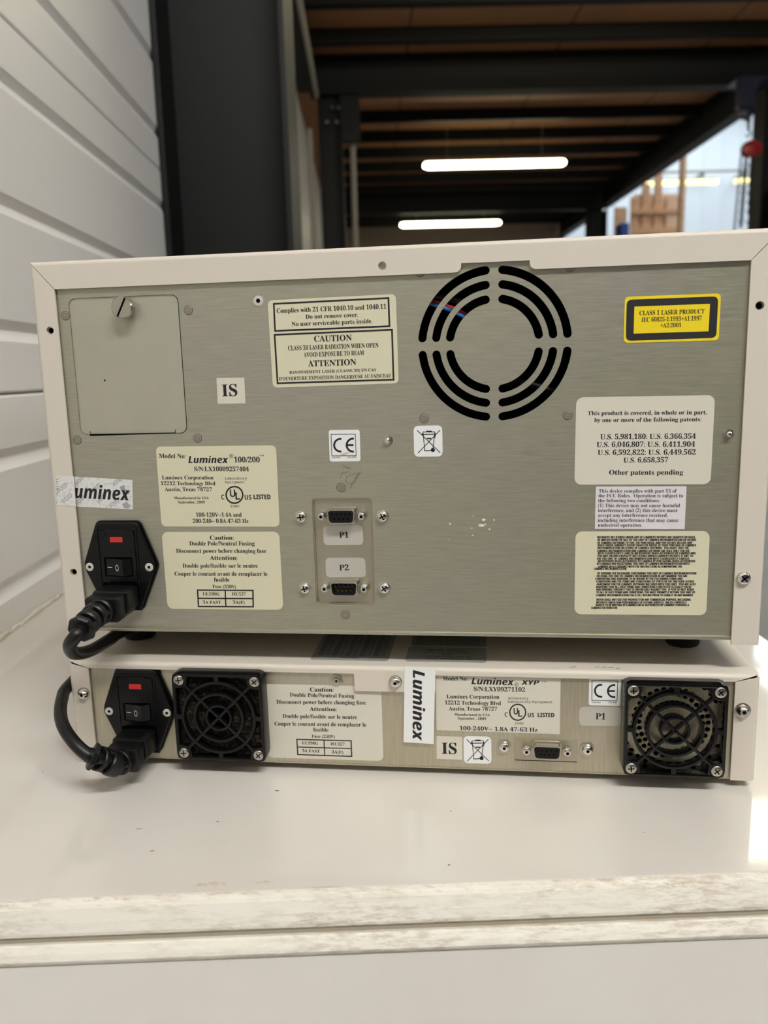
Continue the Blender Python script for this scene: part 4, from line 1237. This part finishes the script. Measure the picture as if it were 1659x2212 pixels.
for cx, cy in ((-0.21, 0.04), (0.16, 0.04), (-0.21, 0.46), (0.16, 0.46)):
    b = MB(); b.lathe(Vector((cx, cy, LID)), Z3, [(0.008, 0), (0.0085, 0.0049)], 24)
    b.build('rubber_foot', 'foot', low)
def guard(cx, foam):
    T = (Vector((cx, 0, GZ)), X3, Z3)
    H = 0.0298
    m = MB()
    m.plate([rrect(-H, H, -H, H, 0.0048), rrect(-H + 0.0024, H - 0.0024, -H + 0.0024, H - 0.0024, 0.0028)], 0.0, 0.0122, 0, 0.0009, T)
    m.plate([circ(0, 0, 0.0247, 56), circ(0, 0, 0.0228, 56)], 0.0060, 0.0122, 0, 0.0004, T)
    m.plate([circ(0, 0, 0.0169, 48), circ(0, 0, 0.0150, 48)], 0.0050, 0.0122, 0, 0.0004, T)
    m.plate([circ(0, 0, 0.0089, 36), circ(0, 0, 0.0073, 36)], 0.0050, 0.0122, 0, 0.0004, T)
    for a in (45, 135):
        c, s_ = math.cos(R_(a)), math.sin(R_(a))
        m.plate([[(x * c - y * s_, x * s_ + y * c) for x, y in ((-0.0325, -0.0009), (0.0325, -0.0009), (0.0325, 0.0009), (-0.0325, 0.0009))]], 0.0088, 0.0120, 0, 0.0003, T)
    for a in (0, 90, 180, 270):
        c, s_ = math.cos(R_(a)), math.sin(R_(a))
        m.plate([[(x * c - y * s_, x * s_ + y * c) for x, y in ((0.0240, -0.0016), (0.0285, -0.0016), (0.0285, 0.0016), (0.0240, 0.0016))]], 0.0085, 0.0120, 0, 0.0003, T)
    for sx in (-1, 1):
        for sz in (-1, 1):
            m.plate([rounded([(sx * 0.0292, sz * 0.0292), (sx * 0.0190, sz * 0.0292), (sx * 0.0206, sz * 0.0206), (sx * 0.0292, sz * 0.0190)][::sx * sz], 0.002)], 0.0005, 0.0119, 0, 0.0004, T)
    g = m.build('fan_guard', 'black' if foam else 'gloss_black', low, smooth=30)
    for sx in (-1, 1):
        for sz in (-1, 1):
            phillips(g, Vector((cx + sx * 0.025, -0.0118, GZ + sz * 0.025)), 0.0033, 0.0009, 0, 'corner_screw', 'nickel', rot=0.4 + sx * 0.3)
    if foam:
        f = MB()
        f.plate([rrect(-H + 0.0025, H - 0.0025, -H + 0.0025, H - 0.0025, 0.0028), circ(0, 0, 0.0078, 30)], 0.0005, 0.0075, 0, 0.0004, T)
        f.plate([circ(0, 0, 0.0082, 30)], 0.0004, 0.001, 1, 0, T)
        f.build('foam_filter', ['foam', 'hole'], g)['label'] = 'dusty dark foam filter'
    return g
guard(FLc, True)['label'] = 'black fan guard filled with dark foam'
guard(FRc, False)['label'] = 'black fan guard over perforated steel'
inlet(low, -0.1974, -0.0562)
# connector on its small plate
b = MB()
q = [L2(ZC, 93, 668), L2(ZC, 477, 672), L2(ZC, 477, 815), L2(ZC, 93, 800)]
x0, x1 = (q[0][0] + q[3][0]) / 2, (q[1][0] + q[2][0]) / 2
z0, z1 = (q[2][1] + q[3][1]) / 2, (q[0][1] + q[1][1]) / 2
b.plate([[(x0, z0), (x1, z0), (x1, z1), (x0, z1)]], 0.0, 0.0008, 0, 0.0001)
b.plate([[(x0, z0 - 0.0007), (x1, z0 - 0.0007), (x1, z0), (x0, z0)]], 0.0, 0.0003, 1)
b.build('connector_plate', ['plate', 'hole'], low, smooth=0)
cq = P(1136.5, 1623, -0.006) * 0.5 + P(1226.5, 1627, -0.006) * 0.5
dsub(low, Vector((cq.x, -0.0008, (cq.z + z0 * 0.0))), False)
for px, py, w in ((1089, 1615, 0.0046), (1269.5, 1621.5, 0.0047)):
    button(low, P(px, py, -0.002) + Y3 * 0.002, 0.0036, 0.0026, w)
button(low, P(853.5, 1475, FY - 0.002) + Y3 * 0.002, 0.0037, 0.0026, 0.0042)
button(low, P(178.5, 1500.5, FY - 0.002) + Y3 * 0.002, 0.0037, 0.0030, 0.0043)
button(low, P(1606, 1537, FY - 0.002) + Y3 * 0.002, 0.0039, 0.0030, 0.0047)
b = MB(); c = P(727.5, 1469)
b.lathe(c, -Y3, [(0.0042, 0), (0.0040, 0.0006), (0.0028, 0.0008)], 6)
b.lathe(c - Y3 * 0.0008, -Y3, [(0.0026, 0), (0.0022, 0.0010), (0.0012, 0.0012)], 16)
b.lathe(c - Y3 * 0.0019, -Y3, [(0.0009, 0), (0.0008, 0.0002)], 6, 1)
b.build('press_nut', ['nickel', 'hole'], low, smooth=30)
# labels of the lower instrument
caution_fuse(ZA, 0, dict(paper='cream_grey', lab='pale fuse caution label beside the left fan guard', w=8, q=[(250, 789), (610, 799), (614, 902), (256, 890)], t=(
    ('Caution:', 338, 472, 494, 474, 27), ('Double Pole/Neutral Fusing', 204, 505, 630, 514, 25), ('Disconnect power before changing fuse', 115, 553, 707, 558, 25), ('Attention:', 336, 600, 516, 603, 26),
    ('Double pole/fusible sur le neutre', 156, 646, 649, 655, 25), ('Couper le courant avant de remplacer le', 103, 697, 711, 705, 25), ('fusible', 360, 737, 460, 739, 25), ('Fuse (250V)', 349, 778, 502, 781, 20),
    ('UL198G', 285, 822, 392, 825, 19), ('IEC127', 474, 828, 567, 831, 19), ('3A FAST', 285, 873, 402, 878, 19), ('3A(F)', 481, 881, 558, 885, 19))),
    ((28, 424), (808, 436), (826, 935), (55, 908)), low)
s = Sticker(((965, 306), (1168, 318), (1158, 820), (958, 808)), ZA, fe + 0.0001, 0, 'white')
s.text('Luminex', 1020, 330, 1018, 795, 74, 'slant', bold=0.015)
s.build('name_label', low, 'white upright strip label with slanted sideways lettering')
aq = lambda px, py: ((px - 560) * 3.0722, (py - 1340) * 3.0722)
s = Sticker((aq(940.8, 1453.9), aq(1209.8, 1461.9), aq(1210.2, 1585.1), aq(943.4, 1577.6)), ZA, 0, 0.0004, 'cream_grey')
for t_ in (('Model No:', 1218, 398, 1382, 400, 27), ('Luminex Corporation', 1244, 517, 1593, 520, 25), ('12212 Technology Blvd', 1232, 557, 1604, 562, 25), ('Austin, Texas 78727', 1258, 597, 1578, 600, 25),
           ('Manufactured in USA', 1296, 631, 1531, 635, 16), ('September , 2009', 1317, 657, 1505, 661, 17)):
    s.text(*t_)
s.text('S/N:LXY09271102', *aq(1023.5, 1492.3), *aq(1134.1, 1494), 28)
s.text('100-240V~ 1.8A 47-63 Hz', *aq(992.9, 1576.8), *aq(1161, 1580.6), 26)
s.text('Luminex', *aq(1018.5, 1477.5), *aq(1110, 1480), 42, 'slant', bold=0.015)
cz = lambda x, y: aq(1080 + x / 2.8653, 1360 + y / 2.8653)
s.text('®', *cz(89, 352), *cz(114, 353), 25, 'plain'); s.text('XYP', *cz(131, 340), *cz(243, 341), 29, 'slant', bold=0.015); s.text('™', *cz(260, 329), *cz(285, 330), 11, 'plain')
s.text('Accessory', *cz(50, 430), *cz(176, 432), 14, 'mono', bold=0.012); s.text('Laboratory Equipment', *cz(48, 451), *cz(326, 455), 14, 'mono', bold=0.012)
listed(s, *cz(110, 511), 57, 9, (*cz(85, 524), *cz(112, 524)), (*cz(113, 538), *cz(138, 538)), (*cz(29, 538), *cz(48, 538)), (*cz(172, 541), *cz(211, 542)), (*cz(234, 541), *cz(336, 542)), (*cz(93, 586), *cz(147, 587)), 43, 28, 13)
s.build('rating_label', low, 'pale model and rating label')
ce_label(ZC, ((553, 292), (750, 297), (744, 472), (548, 468)), [(569, 314), (728, 318), (724, 440), (568, 437)], (582, 634, 335, 421), (662, 715, 337, 423), (568, 453, 622, 454), (671, 454, 724, 455), low, False, 'clean white CE mark label')
s = Sticker(((490, 478), (750, 478), (750, 598), (490, 594)), ZC, 0, 0.0030, 'clear')
s.text('P1', 592, 554, 652, 556, 38)
s.build('port_label', low, 'clear rounded label reading P1')
s = Sticker(((1178, 767), (1348, 774), (1347, 925), (1176, 918)), ZA, 0, 0, 'cream_grey')
s.text('IS', 1213, 884, 1310, 887, 73)
s.build('inspection_label', low, 'small pale square label reading IS')
bin_label(ZA, ((1358, 769), (1541, 772), (1540, 952), (1355, 946)), (1450, 861, 1.0), low, 'white label with crossed-out wheeled bin')
# two grey labels on its top, read from the far side
TOPP = (Vector((0, 0, LZT)), -X3, -Y3)
def toplabel(xl, xr, yf, yb):
    s = Marks((1, 0, 0)); s.plane = TOPP; s.lev = 0.0002
    s.mats = ['grey_label']
    s.m.plate([rrect(-xr, -xl, -yb, -yf, 0.0025)], 0.0, 0.00016, 0, 0, TOPP)
    return s
def tline(s, txt, xc, y, w, h, style='serif', bold=0.0):
    """centred line on the top surface; seen upside down from the back"""
    vs, fs, xa, xb = glyphs(txt, style, bold)
    k = w / (xb - xa); ky = h / caph(style)
    s.m.add([Vector((xc + w / 2 - (x - xa) * k, y - yy * ky, LZT + s.lev)) for x, yy in vs], fs, s.mi('ink'))
p0, p1 = PZ(560 + 335 / 3.0722, 1340 + 262 / 3.0722, LZT), PZ(560 + 855 / 3.0722, 1340 + 271 / 3.0722, LZT)
s = toplabel(p0.x, p1.x, (p0.y + p1.y) / 2, (p0.y + p1.y) / 2 + 0.075)
xc = (p0.x + p1.x) / 2; yf = (p0.y + p1.y) / 2
tline(s, 'TSB LOG', xc, yf + 0.0052, 0.0115, 0.0018)
for k in range(5):
    xk = p0.x + 0.0035 + k * 0.0093
    for i in range(16):
        y0_ = yf + 0.0085 + i * 0.0032
        s.m.plate([[(-xk, -y0_), (-xk - 0.0030, -y0_), (-xk - 0.0030, -y0_ - 0.0022), (-xk, -y0_ - 0.0022)], [(-xk - 0.0004, -y0_ - 0.0004), (-xk - 0.0026, -y0_ - 0.0004), (-xk - 0.0026, -y0_ - 0.0018), (-xk - 0.0004, -y0_ - 0.0018)]][::1], 0.0001, 0.0002, s.mi('ink'), 0, TOPP)
        tline(s, '%03d' % ((4 - k) * 20 + i + 1), xk + 0.0056, y0_ + 0.0020, 0.0034, 0.0014)
s.build('log_label', low, 'grey checklist label of small numbered boxes')
p0, p1 = PZ(560 + 968 / 3.0722, 1340 + 270 / 3.0722, LZT), PZ(560 + 1508 / 3.0722, 1340 + 285 / 3.0722, LZT)
yf = (p0.y + p1.y) / 2; xc = (p0.x + p1.x) / 2
s = toplabel(p0.x, p1.x, yf, yf + 0.027)
tline(s, 'Do Not Remove Cover.', xc + 0.0015, yf + 0.0062, 0.0295, 0.0022); tline(s, 'No user servicable parts', xc, yf + 0.0102, 0.0330, 0.0019); tline(s, 'inside', xc, yf + 0.0135, 0.0075, 0.0019)
tline(s, 'For use with UL Listed', xc, yf + 0.0175, 0.0300, 0.0020); tline(s, 'Luminex 100/200', xc, yf + 0.0225, 0.0260, 0.0026, 'sans')
s.build('cover_warning_label', low, 'grey warning label nearer the edge')
s = toplabel(p0.x + 0.001, p1.x, yf + 0.029, yf + 0.06)
for i in range(7): tline(s, 'NO RIGHTS OR LICENSES ARE GRANTED OR IMPLIED', xc, yf + 0.034 + i * 0.0034, 0.0430, 0.0015)
s.build('license_label', low, 'grey small-print label deeper in the gap')
# paint chips along the top rear edge
b = MB()
for px, py, w in ((1235, 1441, 6), (1242, 1440, 5), (1290, 1441, 9), (1305, 1441, 9), (1320, 1442, 10), (1335, 1444, 7)):
    c = PZ(px, py, LZT + 0.00008)
    b.add([c + X3 * (x * w * 0.00022) + Y3 * (y * 0.0006) for x, y in ((-1, -.4), (-.3, -1), (.6, -.5), (1, .2), (.2, .8), (-.6, .5))], [(0, 1, 2, 3, 4, 5)])
b.build('paint_chip', 'pencil', low, smooth=0)

# ================================================================== POWER CORDS
def power_cord(label, cx, cz, relief, cable):
    t = thing('power_cord', label, 'power cord', Vector((cx, -0.02, cz)), 'power cords plugged into the instruments')
    m = MB()
    T = (Vector((cx, 0, cz)), X3, Z3)
    body = rounded([(-0.0110, 0.0078), (0.0110, 0.0078), (0.0110, -0.0030), (0.0072, -0.0076), (-0.0072, -0.0076), (-0.0110, -0.0030)], 0.0016)
    body2 = rounded([(-0.0118, 0.0086), (0.0118, 0.0086), (0.0118, -0.0040), (0.0080, -0.0086), (-0.0080, -0.0086), (-0.0118, -0.0040)], 0.002)
    m.plate([body], -0.001, 0.012, 0, 0, T)
    m.plate([body2], 0.0046, 0.0205, 0, 0.0012, T)
    m.plate([rrect(-0.0096, 0.0096, -0.0072, 0.0072, 0.002)], 0.019, 0.0235, 0, 0.0006, T)
    m.plate([rrect(-0.0108, 0.0108, -0.0078, 0.0080, 0.0022)], 0.0225, 0.0325, 0, 0.0010, T)
    for i in range(7): m.box(cx - 0.006, cx + 0.006, -0.0085 - i * 0.0016, -0.0078 - i * 0.0016, cz + 0.0084, cz + 0.0090)
    m.build('plug', 'rubber', t, smooth=30)
    pth = smoothpath(relief, 10)
    n = len(pth)
    k = MB()
    k.tube(pth, 0.0046, 18)
    # split rings joined by alternating webs
    rings = ((0.0, 0.13), (0.24, 0.40), (0.50, 0.66), (0.78, 0.90))
    def seg(f): return pth[max(0, min(n - 1, int(round(f * (n - 1)))))]
    for q, (a0, a1) in enumerate(rings):
        i0, i1 = int(a0 * (n - 1)), max(int(a0 * (n - 1)) + 2, int(math.ceil(a1 * (n - 1))))
        sub = pth[i0:i1 + 1]
        r = 0.0083 - 0.0012 * (a0 + a1) / 2 + (0.0012 if q == 3 else 0)
        ra = [r * 0.9] + [r] * (len(sub) - 2) + [r * 0.9]
        k.tube(sub, ra, 24 if q < 3 else 8)
        if q < 3:
            j1 = int(rings[q + 1][0] * (n - 1)) + 1
            sub = pth[i1 - 1:j1 + 1]
            d = (sub[-1] - sub[0]).normalized()
            side = d.cross(Z3).normalized() if q % 2 == 0 else d.cross(d.cross(Z3)).normalized()
            for sg_ in (-1, 1):
                k.tube([p + side * sg_ * 0.0054 for p in sub], 0.0021, 8)
    k.build('strain_relief', 'rubber', t, smooth=35)
    k = MB(); k.tube(smoothpath(cable, 12), 0.0040, 20)
    k.build('cable', 'rubber', t, smooth=60)
cz = 0.0424 - 0.0203
power_cord('black power cord plugged into the upper instrument, cable looping underneath it', -0.2015, cz,
           [Vector((-0.2015, -0.032, cz)), Vector((-0.2015, -0.042, cz - 0.0005)), Vector((-0.2016, -0.052, cz - 0.002)), Vector((-0.2017, -0.062, cz - 0.0045))],
           [Vector((-0.2016, -0.052, cz - 0.002)), P(165, 1372, -0.063), P(151, 1394, -0.060), P(162, 1411, -0.045), P(196, 1405, -0.022), P(238, 1381, 0.0), P(264, 1365, 0.022), Vector((-0.205, 0.07, -0.014)), Vector((-0.185, 0.15, -0.0183)), Vector((-0.15, 0.3, -0.0183))])
cz2 = -0.0562 - 0.0203
power_cord('black power cord plugged into the lower instrument, cable curling round its left side', -0.1974, cz2,
           [Vector((-0.1974, -0.032, cz2)), Vector((-0.1985, -0.0385, cz2 + 0.001)), P(222, 1641, -0.044), P(207, 1636, -0.0478), P(189, 1630, -0.0500)],
           [P(207, 1636, -0.0478), P(189, 1630, -0.0500), P(163, 1607, -0.048), P(140, 1575, -0.040), P(131, 1545, -0.028), P(134, 1510, -0.012), P(150, 1480, 0.006), Vector((-0.2500, 0.06, -0.040)), Vector((-0.2505, 0.2, -0.06)), Vector((-0.252, 0.4, -0.0918))])
